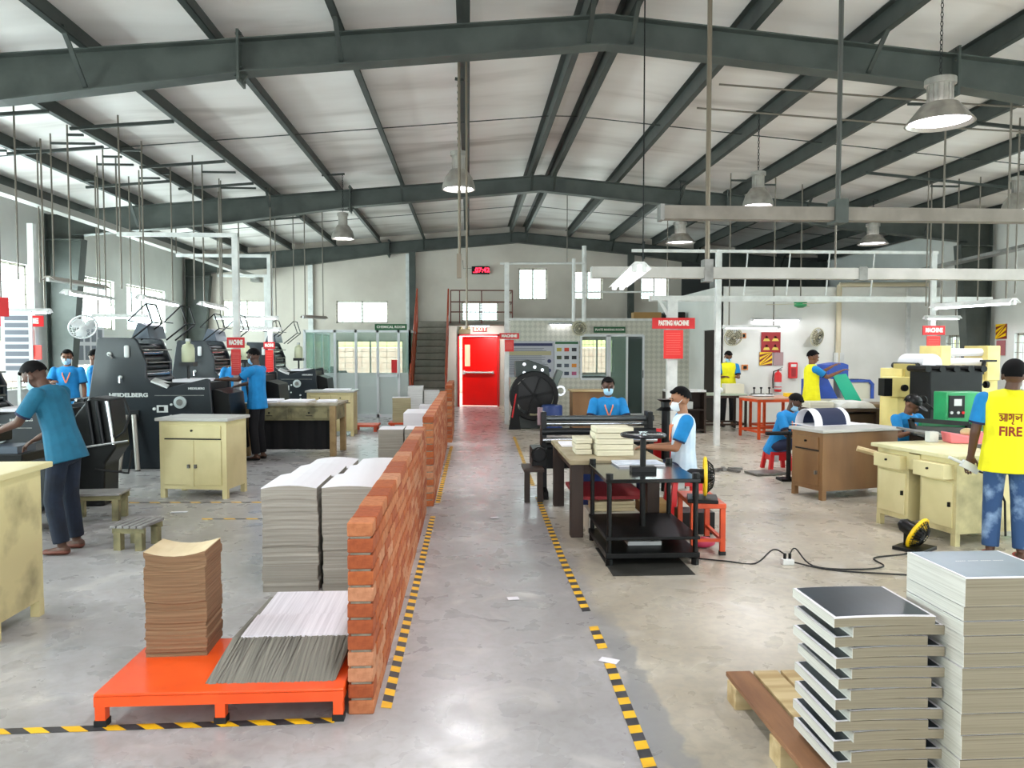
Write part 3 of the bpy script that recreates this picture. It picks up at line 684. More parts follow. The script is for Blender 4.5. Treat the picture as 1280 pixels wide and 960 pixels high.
stack('tan paper stack standing on a small red pallet', (-1.42, 16.35, .14), 4, .38, .36, .52, PTAN, PAPER, 30, .004, seed=8)
for x, y, h_, s_ in ((-1.18, 17.2, .86, 1), (-.83, 17.25, .76, 2)): stack('tall white paper stack near the foot of the stairs', (x, y, 0), 0, .33, .36, h_, mat('paper_edges_white', '#d9d8d6', .8, 0, '#c3c2c0', 3, st=(.6, .6, 40)), PAPER, 30, .008, 0, 'white stacks near the stairs', seed=s_)
stack('low white paper stack near the farthest brick wall', (-.78, 15.6, 0), 0, .42, .5, .55, PAPER, PAPER, 20, .006, seed=9)

# wooden pallet with books, front right
t = thing('wooden_pallet', 'wooden pallet of mixed boards under the book stacks', 'pallet', (1.75, 3.0, 0))
for i in range(8):
    MB().box(-.53 + i * .133, -.53 + i * .133 + .118, -.75, .54, .1, .122).build('deck_board', REDW if i in (0, 4) else PALE, t, bevel=.003)
for y in (-.6, -.06, .45): 
    MB().box(-.53, .53, y - .04, y + .04, .02, .1).build('bearer', PALE, t, bevel=.003)
    MB().box(-.535, -.41, y - .055, y + .055, 0, .098).build('block', PALE, t, bevel=.003)
def book(label, loc, rz, w_, d_, h_, cm, group, pm=None, bow=0, top=False):
    t = thing('book', label, 'book', loc, rz, group); n = 8
    def slab(x0, x1, y0, y1, z0, z1):
        q = MB(); vs = []
        for i in range(n + 1):
            x = x0 + (x1 - x0) * i / n; b = bow * (1 - (2 * (x / w_)) ** 2)
            vs += [(x, y0, z0 + b), (x, y1, z0 + b), (x, y1, z1 + b), (x, y0, z1 + b)]
        fs = [(4 * i + j, 4 * i + (j + 1) % 4, 4 * i + 4 + (j + 1) % 4, 4 * i + 4 + j) for i in range(n) for j in range(4)] + [(0, 1, 2, 3), tuple(4 * n + j for j in (3, 2, 1, 0))]
        return q.add(vs, fs)
    slab(-w_ / 2, w_ / 2, -d_ / 2, d_ / 2, .001, h_ - .003).build('pages', pm or PAGES, t)
    slab(-w_ / 2 - .002, w_ / 2 + .002, -d_ / 2 + (-.002 if top else .005), d_ / 2 + .002, h_ - .0045, h_ - .0025).build('cover_board', PAPER, t)
    slab(-w_ / 2 + .012, w_ / 2 - .012, -d_ / 2 + .014, d_ / 2 - .004, h_ - .0025, h_ - .001).build('cover', cm, t)
    slab(-w_ / 2 - .002, -w_ / 2, -d_ / 2 - .001, d_ / 2 + .001, 0, h_ - .002).build('end_face', PAGEW, t)
    return t
z = .122; i = 0; hb = .0372; BB = []
while z < .70:
    off = -.028 if i % 2 == 1 else .022
    last = z + hb > .70
    b = book('thick book with black cover in the staggered pile on the wooden pallet', (1.485 + off + random.uniform(-.01, .01), 2.755 + random.uniform(-.006, .006), z), random.uniform(-1.4, 1.4), .335 if not last else .365, .34, hb, COVER, 'staggered black books', bow=.004, top=last)
    z += hb; i += 1; BB.append(b)
for k, o in enumerate(BB[::-1]): o['label'] = 'thick black covered book, %s from the top of the staggered pile' % ORD[k]
q = MB()
for j in range(26):
    if j % 5: q.box(-.11 + j * .0075, -.106 + j * .0075, -.02, -.0165, 0, .0005)
o = q.build('cover_print', LETW, b); o.location = (0, 0, hb - .001)
z = .122; i = 0; BB = []
while z < .875:
    hb = random.choice((.05, .062, .075, .085)); 
    if z + hb > .83: hb = .88 - z
    b = book('thick book with slate blue cover in the tall neat pile on the pallet', (1.862 + random.uniform(-.004, .004), 2.66 + random.uniform(-.003, .003), z), random.uniform(-.4, .4), .36, .34, hb, COVERB, 'neat pile of slate books', bow=0, top=z + hb > .875)
    z += hb; i += 1; BB.append(b)
for k, o in enumerate(BB[::-1]): o['label'] = 'thick slate covered book, %s from the top of the neat pile' % ORD[k]
o = MB(); 
for j in range(24):
    if j % 6: o.box(-.09 + j * .008, -.0855 + j * .008, .03, .0335, 0, .0005)
o = o.build('cover_print', LETW, b); o.location = (0, 0, hb - .001)
# ---------------------------------------------------------------- cabinets, benches, stools
def cabinet(label, loc, rz, w_, d_, h_, m, doors=2, drawers=1, topm=None, oh=.03, leg=.1, top_t=.035, name='cabinet', dm=None, open_=0):
    t = thing(name, label, 'cabinet', loc, rz); dm = dm or m
    MB().box(-w_ / 2, w_ / 2, -d_ / 2, d_ / 2, leg, h_ - top_t).build('body', m, t, bevel=.004)
    MB().box(-w_ / 2 - oh, w_ / 2 + oh, -d_ / 2 - oh, d_ / 2 + oh, h_ - top_t, h_).build('top', topm or m, t, bevel=.006)
    for x in (-1, 1):
        for y in (-1, 1): MB().box(min(x * w_ / 2, x * (w_ / 2 - .055)), max(x * w_ / 2, x * (w_ / 2 - .055)), min(y * d_ / 2, y * (d_ / 2 - .055)), max(y * d_ / 2, y * (d_ / 2 - .055)), 0, leg + .002).build('leg', m, t)
    zt = h_ - top_t - .05; zd = zt - .17
    if drawers:
        ww = (w_ - .1) / drawers
        for i in range(drawers):
            x0 = -w_ / 2 + .05 + i * ww; yo = open_
            dr = MB().box(x0 + .01, x0 + ww - .01, -d_ / 2 - .016 - yo, -d_ / 2 + .01, zd + .03, zt).build('drawer', dm, t, bevel=.005)
            MB().cyl((x0 + ww / 2, -d_ / 2 - .035 - yo, (zd + zt) / 2 + .03), (x0 + ww / 2, -d_ / 2 - .01 - yo, (zd + zt) / 2 + .03), .012, n=8).build('knob', BLACK, dr)
            MB().box(x0 + .01, x0 + ww - .01, -d_ / 2 - .004, -d_ / 2 + .002, zd + .012, zd + .026).build('slot', RUBBER, t)
    if doors:
        ww = (w_ - .1) / doors
        for i in range(doors):
            x0 = -w_ / 2 + .05 + i * ww
            dr = MB().box(x0 + .006, x0 + ww - .006, -d_ / 2 - .012, -d_ / 2 + .01, leg + .05, zd).build('door', dm, t, bevel=.004)
            hx = x0 + ww - .04 if i == 0 and doors == 2 else x0 + .04
            if doors == 1: hx = x0 + ww - .03
            MB().box(hx - .012, hx + .012, -d_ / 2 - .04, -d_ / 2 - .01, (leg + zd) / 2 - .03, (leg + zd) / 2 + .01).build('handle', STEEL, dr)
        if doors == 2: MB().box(-.018, .018, -d_ / 2 - .022, -d_ / 2 - .002, leg + .04, zd + .005).build('door_lath', m, t)
    return t
cabinet('cream cabinet with scuffed side panel next to the leaning worker', (-3.26, 4.66, 0), 0, 1.2, .5, .955, CREAMD, 2, 2, CREAM, .05)
cabinet('cream two door cabinet with a drawer standing on worn hazard tape', (-3.03, 8.95, 0), -9, .78, .5, .9, CREAM, 2, 1, mat('grey_top', '#b4b3ae', .4), .035)
cabinet('cream cabinet behind the work bench near the glass partition', (-2.65, 15.1, 0), 0, .88, .5, .88, CREAM, 2, 2, mat('grey_top', '#b4b3ae', .4))
t = thing('work_bench', 'worn wooden work bench with two drawers and black curtain below', 'work bench', (-2.76, 12.5, 0), -3)
MB().box(-.74, .74, -.42, .42, .79, .83).build('bench_top', mat('bench_top_worn', '#a8a08c', .6, 0, '#8b8069', 6), t, bevel=.005)
OLIVE = mat('olive_worn_paint', '#8b8460', .6, 0, '#5f5a40', 6, lo=.45, hi=.65)
MB().box(-.7, .7, -.38, .38, .56, .79).build('apron', OLIVE, t)
for x in (-.32, .3):
    dr = MB().box(x - .28, x + .28, -.4, -.37, .59, .75).build('drawer', OLIVE, t, bevel=.006); MB().cyl((x, -.42, .68), (x, -.4, .68), .015, n=8).box(x - .05, x + .05, -.41, -.4, .63, .64).build('handle', BLACK, dr)
for x in (-.68, .66):
    for y in (-.36, .36): MB().box(x - .045, x + .045, y - .045, y + .045, 0, .8).build('leg', mat('tan_leg', '#a58a60', .6, 0, '#8b7149', 6), t, bevel=.004)
q = MB(); pts = [(-.64 + 1.24 * i / 20, -.33 + .015 * math.sin(i * 1.7)) for i in range(21)]
q.prism(pts + [(x, y + .012) for x, y in pts[::-1]], 'z', .1, .57); q.build('curtain', mat('black_cloth', '#0e0f11', .9), t)
for i, (x, y, w_, d_, h_, a) in enumerate(((-.45, 0, .4, .6, .03, 2), (.02, .02, .42, .55, .02, -3), (.5, -.05, .3, .4, .025, 5))):
    o = stack(['thick sheaf of white sheets on the work bench', 'thin sheaf of white sheets in the centre of the work bench', 'small pad of paper at the end of the work bench'][i], (-2.76 + x, 12.48 + y, .832), a, w_, d_, h_, PAPER, PAPER, 4, .003, name='paper_sheaf')
stack('flat sheaf of lilac sheets on the far cream cabinet', (-2.55, 15.1, .882), 0, .5, .35, .02, PAPER, PAPER, 4, .003, name='paper_sheaf')
def slat_stool(label, loc, rz, n, w_, d_, h_):
    t = thing('step_stool', label, 'stool', loc, rz)
    for i in range(n):
        x = -w_ / 2 + w_ * i / n; MB().box(x, x + w_ / n - .012, -d_ / 2, d_ / 2, h_ - .022, h_).build('slat', mat('grey_slat', '#8d8b89', .4, 0, '#75726f', 6), t, bevel=.003)
    for y in (-d_ / 2 + .03, d_ / 2 - .05): MB().box(-w_ / 2, w_ / 2 - .012, y, y + .025, h_ - .07, h_ - .022).build('rail', OLIVE, t)
    for x in (-w_ / 2 + .045, w_ / 2 - .06):
        for y in (-d_ / 2 + .05, d_ / 2 - .05): MB().box(x - .03, x + .03, y - .03, y + .03, 0, h_ - .06).build('leg', OLIVE, t)
slat_stool('small grey slatted step stool standing alone on the floor', (-2.78, 6.58, 0), -8, 5, .29, .34, .21)
slat_stool('step stool with one plain top behind the leaning worker', (-3.62, 7.7, 0), 4, 1, .5, .3, .27)
# right-hand brown cabinet and cream double desk
cabinet('brown plywood cabinet carrying a curved white sheet', (4.3, 8.55, 0), -74, .5, 1.05, .78, WOOD, 1, 1, mat('grey_top', '#b4b3ae', .4), .03, name='plywood_cabinet')
t = thing('pedestal_desk', 'cream double pedestal desk with drawers pulled open beside the vest worker', 'desk', (4.4, 6.72, 0), -79)
MB().box(-.52, .52, -.46, .5, .735, .77).build('desk_top', mat('cream_top', '#d9d3a8', .45, 0, '#c9c294', 4), t, bevel=.006)
for s in (-1, 1):
    c = s * .27; w2 = .2
    p = MB().box(c - w2, c + w2, -.42, .46, .1, .735).build('pedestal', CREAMD, t, bevel=.004)
    MB().box(c - w2, c - w2 + .05, -.42, -.37, 0, .1).build('leg', CREAMD, p); MB().box(c + w2 - .05, c + w2, -.42, -.37, 0, .1).build('leg', CREAMD, p); MB().box(c - w2, c - w2 + .05, .41, .46, 0, .1).build('leg', CREAMD, p); MB().box(c + w2 - .05, c + w2, .41, .46, 0, .1).build('leg', CREAMD, p)
    MB().box(c - w2 + .03, c + w2 - .03, -.434, -.41, .15, .53).build('door', CREAM, p, bevel=.004)
    MB().box(c + w2 - .06, c + w2 - .045, -.455, -.43, .33, .37).build('handle', BLACK, p)
    o_ = .05 if s < 0 else .09
    MB().box(c - w2 + .03, c + w2 - .03, -.44 - o_, -.4, .565, .69).build('drawer', CREAM, p, bevel=.004)
    MB().cyl((c, -.455 - o_, .64), (c, -.44 - o_, .64), .01, n=8).build('knob', BLACK, p)
MB().box(-.07, .07, -.43, -.4, .58, .72).build('bridge_panel', CREAMD, t); MB().box(-.07, .07, .3, .34, .1, .735).build('back_panel', CREAMD, t)
t = thing('rolled_sheet', 'curved white sheet with navy band on the plywood cabinet', 'sheet', (4.16, 8.8, .782), 16)
for x0, x1, m in ((-.26, -.15, PAPER), (-.15, .19, NAVY), (.19, .25, PAPER)):
    P = [(.17 * math.cos(R(a)), .19 * math.sin(R(a))) for a in range(0, 181, 12)]; P2 = [(.165 * math.cos(R(a)), .185 * math.sin(R(a))) for a in range(180, -1, -12)]
    MB().prism(P + P2, 'x', x0, x1).build('sheet_band', m, t, smooth=30)
MB().box(-.3, .45, -.2, -.17, 0, .006).box(-.3, .5, -.2, .2, 0, .004).build('flat_sheet', PAPER, t)
t = thing('squeegee_bar', 'long steel bar with pale wooden grip leaning on the plywood cabinet', 'tool', (0, 0, 0))
MB().cyl((4.12, 7.92, .61), (4.3, 7.86, .56), .03, n=8).build('grip', PALE, t); MB().cyl((4.3, 7.86, .56), (4.86, 7.78, .04), .013, n=8).build('shaft', CHROME, t)
# items on the cream desk
t = thing('pink_tray', 'pink plastic tray with odds and ends on the cream desk', 'tray', (4.72, 7.05, .772), -10)
MB().prism([(-.16, 0), (.18, 0), (.2, .1), (.12, .11), (.02, .07), (-.12, .09), (-.18, .1)], 'y', -.1, .1).build('tray', PINK, t, bevel=.01); MB().ell((.02, .0, .1), (.06, .05, .04)).build('sponge', PALE, t, smooth=60)
o = MB().box(-.045, .045, -.04, .04, 0, .1).build('white_box', WHITE, None, bevel=.004); o.location = (4.44, 7.12, .772); tag(o, 'small white carton beside the pink tray', 'box')
t = thing('metal_sheet_pile', 'thin grey metal plates lying on the edge of the cream desk', 'plates', (4.8, 6.62, .772), -6)
for i in range(3): MB().box(-.22 + .02 * i, .3 - .01 * i, -.2 + .03 * i, .15, .008 * i, .008 * i + .006).build('plate', STEEL, t)
t = thing('grey_panel', 'dark grey flat panel resting on trestle between plywood cabinet and desk', 'panel', (5.08, 7.98, 0), -10)
MB().ob((0, 0, .74), (.75, .5, .02), (0, R(8), 0)).build('panel', STEEL, t); MB().box(-.25, -.2, -.2, .2, 0, .72).box(.2, .25, -.2, .2, 0, .69).build('trestle', BLACK, t)

# ---------------------------------------------------------------- printing presses
def press(label, loc, sc=1, group=None, lettering=True):
    t = thing('offset_press', label, 'printing press', loc, 0, group)
    prof = [(-.95, 0), (-.95, .35), (-.97, .95), (-.83, 1.8), (-.8, 1.83), (-.33, 1.82), (-.3, 1.79), (-.18, 1.5), (-.18, 1.28), (-.1, 1.2), (.02, 1.14), (.1, 1.13), (.64, 1.26), (.68, 1.24), (.72, .68), (.72, .12), (.64, 0)]
    for y, nm in ((0, 'side_frame'), (.9, 'side_frame')):
        MB().prism(prof, 'y', y, y + .06).build(nm, SLATE, t, bevel=.012)
    ip = [(-.9, .05), (-.9, .95), (-.8, 1.7), (-.42, 1.7), (-.36, 1.35), (-.3, 1.12), (.6, 1.05), (.62, .05)]
    MB().prism(ip, 'y', .06, .9).build('core', SLATED, t)
    for i, (x, z, r, m) in enumerate(((-.36, 1.7, .05, ROLL), (-.31, 1.62, .045, CHROME), (-.3, 1.52, .05, ROLL), (-.25, 1.42, .045, ROLL), (-.24, 1.32, .05, CHROME), (-.2, 1.22, .055, ROLL), (-.1, 1.12, .06, ROLL))):
        MB().cyl((x, .06, z), (x, .9, z), r, n=14).build('roller', m, t, smooth=True)
    for z in (1.66, 1.48, 1.36): MB().box(-.3, -.16, .06, .9, z - .01, z + .01).build('tray_plate', STEEL, t)
    MB().add([(-.12, 0, 1.23), (.1, 0, 1.14), (.1, .16, 1.2), (-.12, .16, 1.27)] + [(-.12, 0, 1.21), (.1, 0, 1.12), (.1, .16, 1.18), (-.12, .16, 1.25)], [(0, 1, 2, 3), (7, 6, 5, 4), (0, 4, 5, 1), (1, 5, 6, 2), (2, 6, 7, 3), (3, 7, 4, 0)]).build('deflector', KNOB, t)
    MB().box(-.05, .66, .08, .88, 1.1, 1.2).build('delivery_table', BLACK, t); MB().box(.1, .5, .2, .8, 1.2, 1.24).build('delivery_paper', PAPER, t)
    MB().prism([(.66, .2), (.66, 1.1), (.72, 1.1), (.9, 1.04), (.98, .2)], 'y', .12, .85).build('delivery_unit', BLACK, t, bevel=.01)
    MB().prism([(-1.3, .12), (-1.3, .8), (-1.2, .95), (-.95, .98), (-.95, .1)], 'y', .1, .85).build('feeder_unit', BLACK, t, bevel=.015)
    for k in range(4): MB().cyl((-1.26 + .09 * k, .08, .96), (-1.26 + .09 * k, .87, .96), .02, n=8).build('feeder_bar', CHROME if k % 2 else ROLL, t)
    # wire guards on the tower
    for dx in (0, .55):
        g = MB(); w2 = .34
        for y in (.1, .1 + w2): g.tube([(-.42 + dx * .5, y + dx, 1.8), (-.12 + dx * .5, y + dx, 2.04), (-.2 + dx * .5, y + dx, 2.3)], .012)
        g.tube([(-.2 + dx * .5, .1 + dx, 2.3), (-.2 + dx * .5, .1 + w2 + dx, 2.3)], .01).tube([(-.45 + dx * .5, .1 + dx, 2.06), (-.2 + dx * .5, .1 + dx, 2.3)], .01).tube([(-.45 + dx * .5, .1 + dx, 2.06), (-.45 + dx * .5, .1 + w2 + dx, 2.06)], .008).tube([(-.12 + dx * .5, .1 + dx, 2.04), (-.12 + dx * .5, .1 + w2 + dx, 2.04)], .01)
        g.build('wire_guard', BLACK, t)
    MB().prism([(-.45, 1.82), (-.2, 1.82), (-.24, 2.0), (-.36, 2.04)], 'y', .2, .8).build('ink_duct', mat('duct_grey', '#4a5460', .4), t)
    # controls on the near side frame
    for x, z, r in ((-.66, 1.6, .03), (-.52, 1.28, .025), (-.07, .84, .02), (.16, .9, .016), (.15, .74, .016), (.35, .68, .018), (.35, .6, .018), (.62, .72, .014)):
        MB().cyl((x, -.03, z), (x, 0, z), r, n=10).build('knob', KNOB, t, smooth=True)
    MB().cyl((-.66, -.04, 1.6), (-.61, -.04, 1.54), .012, n=6).cyl((-.52, -.04, 1.28), (-.52, -.04, 1.2), .012, n=6).build('lever', CHROME, t)
    MB().box(-.46, -.39, -.04, 0, 1.55, 1.72).build('oil_sight', KNOB, t, bevel=.02)
    g = MB().lathe([(.085, 0), (.085, -.03), (.07, -.035), (.0001, -.035)], (.28, 0, .93), 20, 'y').build('dial', mat('dial_grey', '#a7b0b0', .35), t, smooth=True); MB().lathe([(.045, -.036), (.045, -.045), (.0001, -.045)], (.28, 0, .93), 16, 'y').build('dial_hub', STEEL, g)
    MB().box(.06 - .1, .06 + .05, -.012, 0, .79, .89).build('name_plate', KNOB, t); MB().box(-.01, .06, -.016, -.01, .81, .87).build('switch', BLACK, t)
    MB().box(-.07, .6, -.006, 0, 1.02, 1.03).build('trim_strip', STEEL, t)
    if lettering: text('HEIDELBERG', .075, KNOB, t, (-.42, -.004, 1.03), w_=.003, sx=1.25); text('HEIDELBERG', .04, KNOB, t, (.5, -.004, 1.12), w_=.001)
    MB().box(-.4, -.28, -.03, 0, .68, .82).build('lock_box', SLATED, t)
    b_ = MB().lathe([(.085, 0), (.09, .02), (.09, .2), (.075, .25), (.03, .27), (.03, .31), (.0001, .31)], (.2, .55, 1.48), 16).build('bottle', mat('jerrycan_milky', '#d3d7b4', .4), t, smooth=True); MB().cyl((.2, .55, 1.78), (.2, .55, 1.82), .035, n=10).build('bottle_cap', KNOB, b_)
    MB().box(.1, .3, .45, .65, 1.42, 1.48).cyl((.2, .55, 1.2), (.2, .55, 1.45), .02, n=6).build('bottle_shelf', SLATED, t)
    return t
p2 = press('slate grey offset press with three steel tubes leaning on it', (-4.28, 10.9, 0))
p3 = dup(p2, (-4.32, 13.9, 0), 0, 'slate grey offset press behind the one with the steel tubes')
p4 = dup(p2, (-4.0, 16.9, 0), 0, 'slate grey offset press farthest along the row of presses')
p1 = dup(p2, (-4.98, 7.95, 0), 0, 'slate grey offset press that the leaning worker operates', (1, 1, .85))
for c in list(p1.children):
    if c.name.split('.')[0] in ('wire_guard', 'bottle', 'bottle_shelf', 'delivery_unit', 'ink_duct'):
        for g in list(c.children): bpy.data.objects.remove(g)
        bpy.data.objects.remove(c)
for i, (xa, xb) in enumerate(((-4.97, -4.86), (-4.77, -4.73), (-4.52, -4.62))):
    t = thing('leaning_tube', ['dull steel tube leaning on the press, leftmost of three', 'dull steel tube leaning on the press, middle of three', 'dull steel tube leaning on the press, tilted the other way'][i].replace('leftmost of three', 'nearest its feeder').replace('middle of three', 'between the two others'), 'tube', (xa, 10.72, 0))
    MB().cyl((0, 0, .012), (xb - xa, .14, .76), .032, n=12).build('tube_body', mat('tube_grey', '#a7a39c', .35, .5), t, smooth=True); MB().cyl((0, 0, 0), ((xb - xa) * .02, .003, .014), .034, n=12).build('end_cap', RUBBER, t)
# black feeder of the first press with levers and hose, between worker and second press
t = thing('feeder_pile_unit', 'black pile feeder unit with hoses beside the leaning worker', 'machine unit', (-3.88, 8.3, 0))
MB().prism([(-.26, 0), (-.27, .95), (-.1, 1.16), (.1, 1.14), (.16, .62), (.04, .45), (.02, 0)], 'y', 0, .35).build('housing', BLACK, t, bevel=.02)
for x in (-.12, -.02, .08): MB().cyl((x, -.02, 1.12), (x + .06, -.02, .66), .02, n=8).build('rod', CHROME if x == .08 else ROLL, t)
MB().tube([(.1, 0, 1.13), (.26, -.02, 1.15), (.32, -.02, .98), (.26, -.02, .8), (.12, .02, .7)], .014).tube([(-.05, -.02, .4), (.3, -.04, .36), (.34, -.04, .6)], .012).build('hose', RUBBER, t)
MB().cyl((-.24, -.03, .62), (.3, -.03, .7), .012, n=6).build('cross_bar', CHROME, t); MB().lathe([(.05, 0), (.05, -.03), (.001, -.03)], (-.2, -.03, .63), 14, 'y').build('hand_wheel', KNOB, t)
t = thing('feed_table', 'black feed table with paper guides in front of the leaning worker', 'machine unit', (-3.95, 6.95, 0))
MB().box(-.5, .2, -.3, .5, .7, .78).box(-.5, -.42, -.3, .5, 0, .7).box(.1, .18, .3, .5, 0, .7).build('table', BLACK, t, bevel=.01); MB().box(-.45, -.1, -.2, .1, .86, 1.0).build('suction_head', BLACK, t, bevel=.01)
MB().cyl((-.5, -.2, 1.3), (-.3, -.2, .98), .01, n=6).cyl((-.24, -.28, .72), (-.12, -.28, .5), .01, n=6).build('lever', CHROME, t); MB().bar((-.38, -.32, .55), (-.18, -.32, .78), .02, .02).build('guide', PALE, t)
MB().box(-.1, .15, -.28, .0, .78, .84).build('cassette', mat('duct_grey', '#4a5460', .4), t)
# ---------------------------------------------------------------- centre work island
t = thing('wooden_table', 'dark legged wooden table carrying stacks of cream blocks', 'table', (1.3, 7.35, 0))
MB().box(-.42, .4, -.72, .82, .65, .69).build('table_top', mat('table_top_tan', '#a39678', .55, 0, '#8b7d5f', 5), t, bevel=.005)
MB().box(-.37, .35, -.66, .76, .56, .65).build('apron', DWOOD, t)
for x in (-.35, .33):
    for y in (-.62, .74): MB().box(x - .055, x + .055, y - .055, y + .055, 0, .65).build('leg', DWOOD, t, bevel=.004)
MB().box(-.33, .31, -.5, .3, .3, .33).build('lower_shelf', DRED, t)
for k, (x, y, w_, d_, n, lab) in enumerate(((1.32, 7.05, .34, .3, 5, 'cream book block in the tall pile on the wooden table'), (1.06, 7.15, .15, .28, 3, 'cream book block in the short pile on the wooden table'))):
    for i in range(n):
        h_ = .052 if k == 0 else .05
        o = MB().box(-w_ / 2, w_ / 2, -d_ / 2, d_ / 2, .001, h_ - .003).build('book_block', mat('block_cream', '#ddd7bf', .75, 0, '#c8c1a6', 3, st=(1, 1, 60)), None, bevel=.006)
        o.location = (x + random.uniform(-.008, .008), y + random.uniform(-.008, .008), .69 + i * h_); o.rotation_euler = (0, 0, R(random.uniform(-2, 2))); tag(o, lab.replace('in the', ', %s from the bottom of the' % ORD[i]).replace(' ,', ','), 'book block', lab.replace('book block in the', 'blocks of the'))
stack('flat blue white sheet pile behind the cream blocks', (1.1, 7.75, .691), 0, .35, .35, .015, PAPER, PAPER, 3, .003, name='paper_sheaf')
for lab, x, y, z, w_, d_, h_, m in (('white carton under the wooden table', 1.3, 6.95, 0, .46, .35, .2, mat('carton_white', '#d6d2c4', .7)), ('brown cardboard box under the wooden table beside the stool', 1.72, 7.1, 0, .26, .3, .24, mat('cardboard', '#a5814f', .8)),):
    o = MB().box(-w_ / 2, w_ / 2, -d_ / 2, d_ / 2, 0, h_).build('carton', m, None, bevel=.005); o.location = (x, y, z); tag(o, lab, 'box')
for i in range(3):
    o = MB().box(-.2, .2, -.1, .1, .001, .028).build('pale_board', mat('board_pale', '#d9c9a0', .7), None, bevel=.003); o.location = (1.3, 6.92, .2 + .029 * i); o.rotation_euler = (0, 0, R(2 * i - 2)); tag(o, 'pale board stacked on the white carton', 'board', 'pale boards on the carton')
t = thing('blue_bin', 'blue plastic bin under the wooden table', 'bin', (1.26, 7.9, 0)); MB().lathe([(.13, 0), (.17, .5), (.18, .5), (.18, .52), (.16, .52), (.125, .02), (.001, .02)], n=20).build('shell', DBLUE, t, smooth=True)
# nipping press
t = thing('nipping_press', 'black standing book press with hand wheel and plate shelves', 'press', (1.41, 6.19, 0))
for z, h_, nm in ((.64, .03, 'top_plate'), (.2, .025, 'lower_plate'), (.06, .04, 'base_plate')):
    MB().box(-.37, .36, -.44, .42, z, z + h_).build(nm, BLACK if nm != 'top_plate' else mat('plate_gloss', '#2c2e2f', .16, .7), t, bevel=.004)
for x in (-.34, .33):
    for y in (-.41, .39):
        c = MB().cyl((x, y, .03), (x, y, .69), .019, n=10).build('column', BLACK, t, smooth=True); MB().cyl((x, y, .67), (x, y, .71), .03, n=6).build('nut', BLACK, c); MB().cyl((x, y, 0), (x, y, .05), .03, n=6).build('foot', BLACK, c)
MB().cyl((0, -.05, .22), (0, -.05, .97), .024, n=10).box(-.1, .1, -.1, .0, .67, .71).build('screw_spindle', BLACK, t)
wv = MB().tube([(.17 * math.cos(R(a)), -.05 + .17 * math.sin(R(a)), .965) for a in range(0, 360, 12)], .016, 8, True).build('hand_wheel', mat('wheel_dark', '#2b2c30', .25, .5), t, smooth=True)
MB().cyl((-.16, -.05, .965), (.16, -.05, .965), .012, n=6).cyl((0, -.21, .965), (0, .11, .965), .012, n=6).cyl((0, -.05, .94), (0, -.05, .99), .035, n=10).build('spoke', CHROME, wv)
MB().box(-.15, .12, -.2, .1, .1, .13).build('white_label', KNOB, t)
o = MB().box(1.05, 1.66, 5.5, 6.3, .002, .006).build('black_mat', mat('mat_black', '#2a2a26', .6)); tag(o, 'black rubber mat on the floor in front of the book press', 'mat')
stack('slim sheaf of white printed sheets on the press top plate', (1.45, 6.5, .671), 3, .4, .26, .02, PAPER, mat('printed_sheet', '#c9d2dc', .5, 0, '#aab4c2', 12), 4, .004, name='paper_sheaf')
# orange steel stool with box
t = thing('steel_stool', 'orange red steel stool beside the book press', 'stool', (1.94, 6.3, 0), -4)
MB().box(-.14, .14, -.28, .3, .38, .42).build('seat', ORED, t, bevel=.005)
for x in (-.118, .118):
    for y in (-.25, .27):
        l = MB().box(x - .02, x + .02, y - .02, y + .02, .03, .39).build('leg', ORED, t); MB().box(x - .024, x + .024, y - .024, y + .024, 0, .03).build('rubber_foot', RUBBER, l)
for a, b in (((-.118, -.25), (.118, -.25)), ((-.118, -.25), (-.118, .27)), ((.118, -.25), (.118, .27))): MB().bar((*a, .12), (*b, .12), .03, .025).build('stretcher', ORED, t)
o = MB().box(-.15, .15, -.13, .13, 0, .2).build('black_carton', BLACK, None, bevel=.004); o.location = (2.05, 6.85, 0); tag(o, 'black carton on the floor behind the orange steel stool', 'box')
o = MB().ell((0, 0, .045), (.1, .07, .045)).build('pink_bag', mat('pink_bag', '#c43a5e', .5), None, smooth=60); o.location = (1.96, 6.28, .0); tag(o, 'crumpled pink bag on the floor under the orange stool', 'bag')
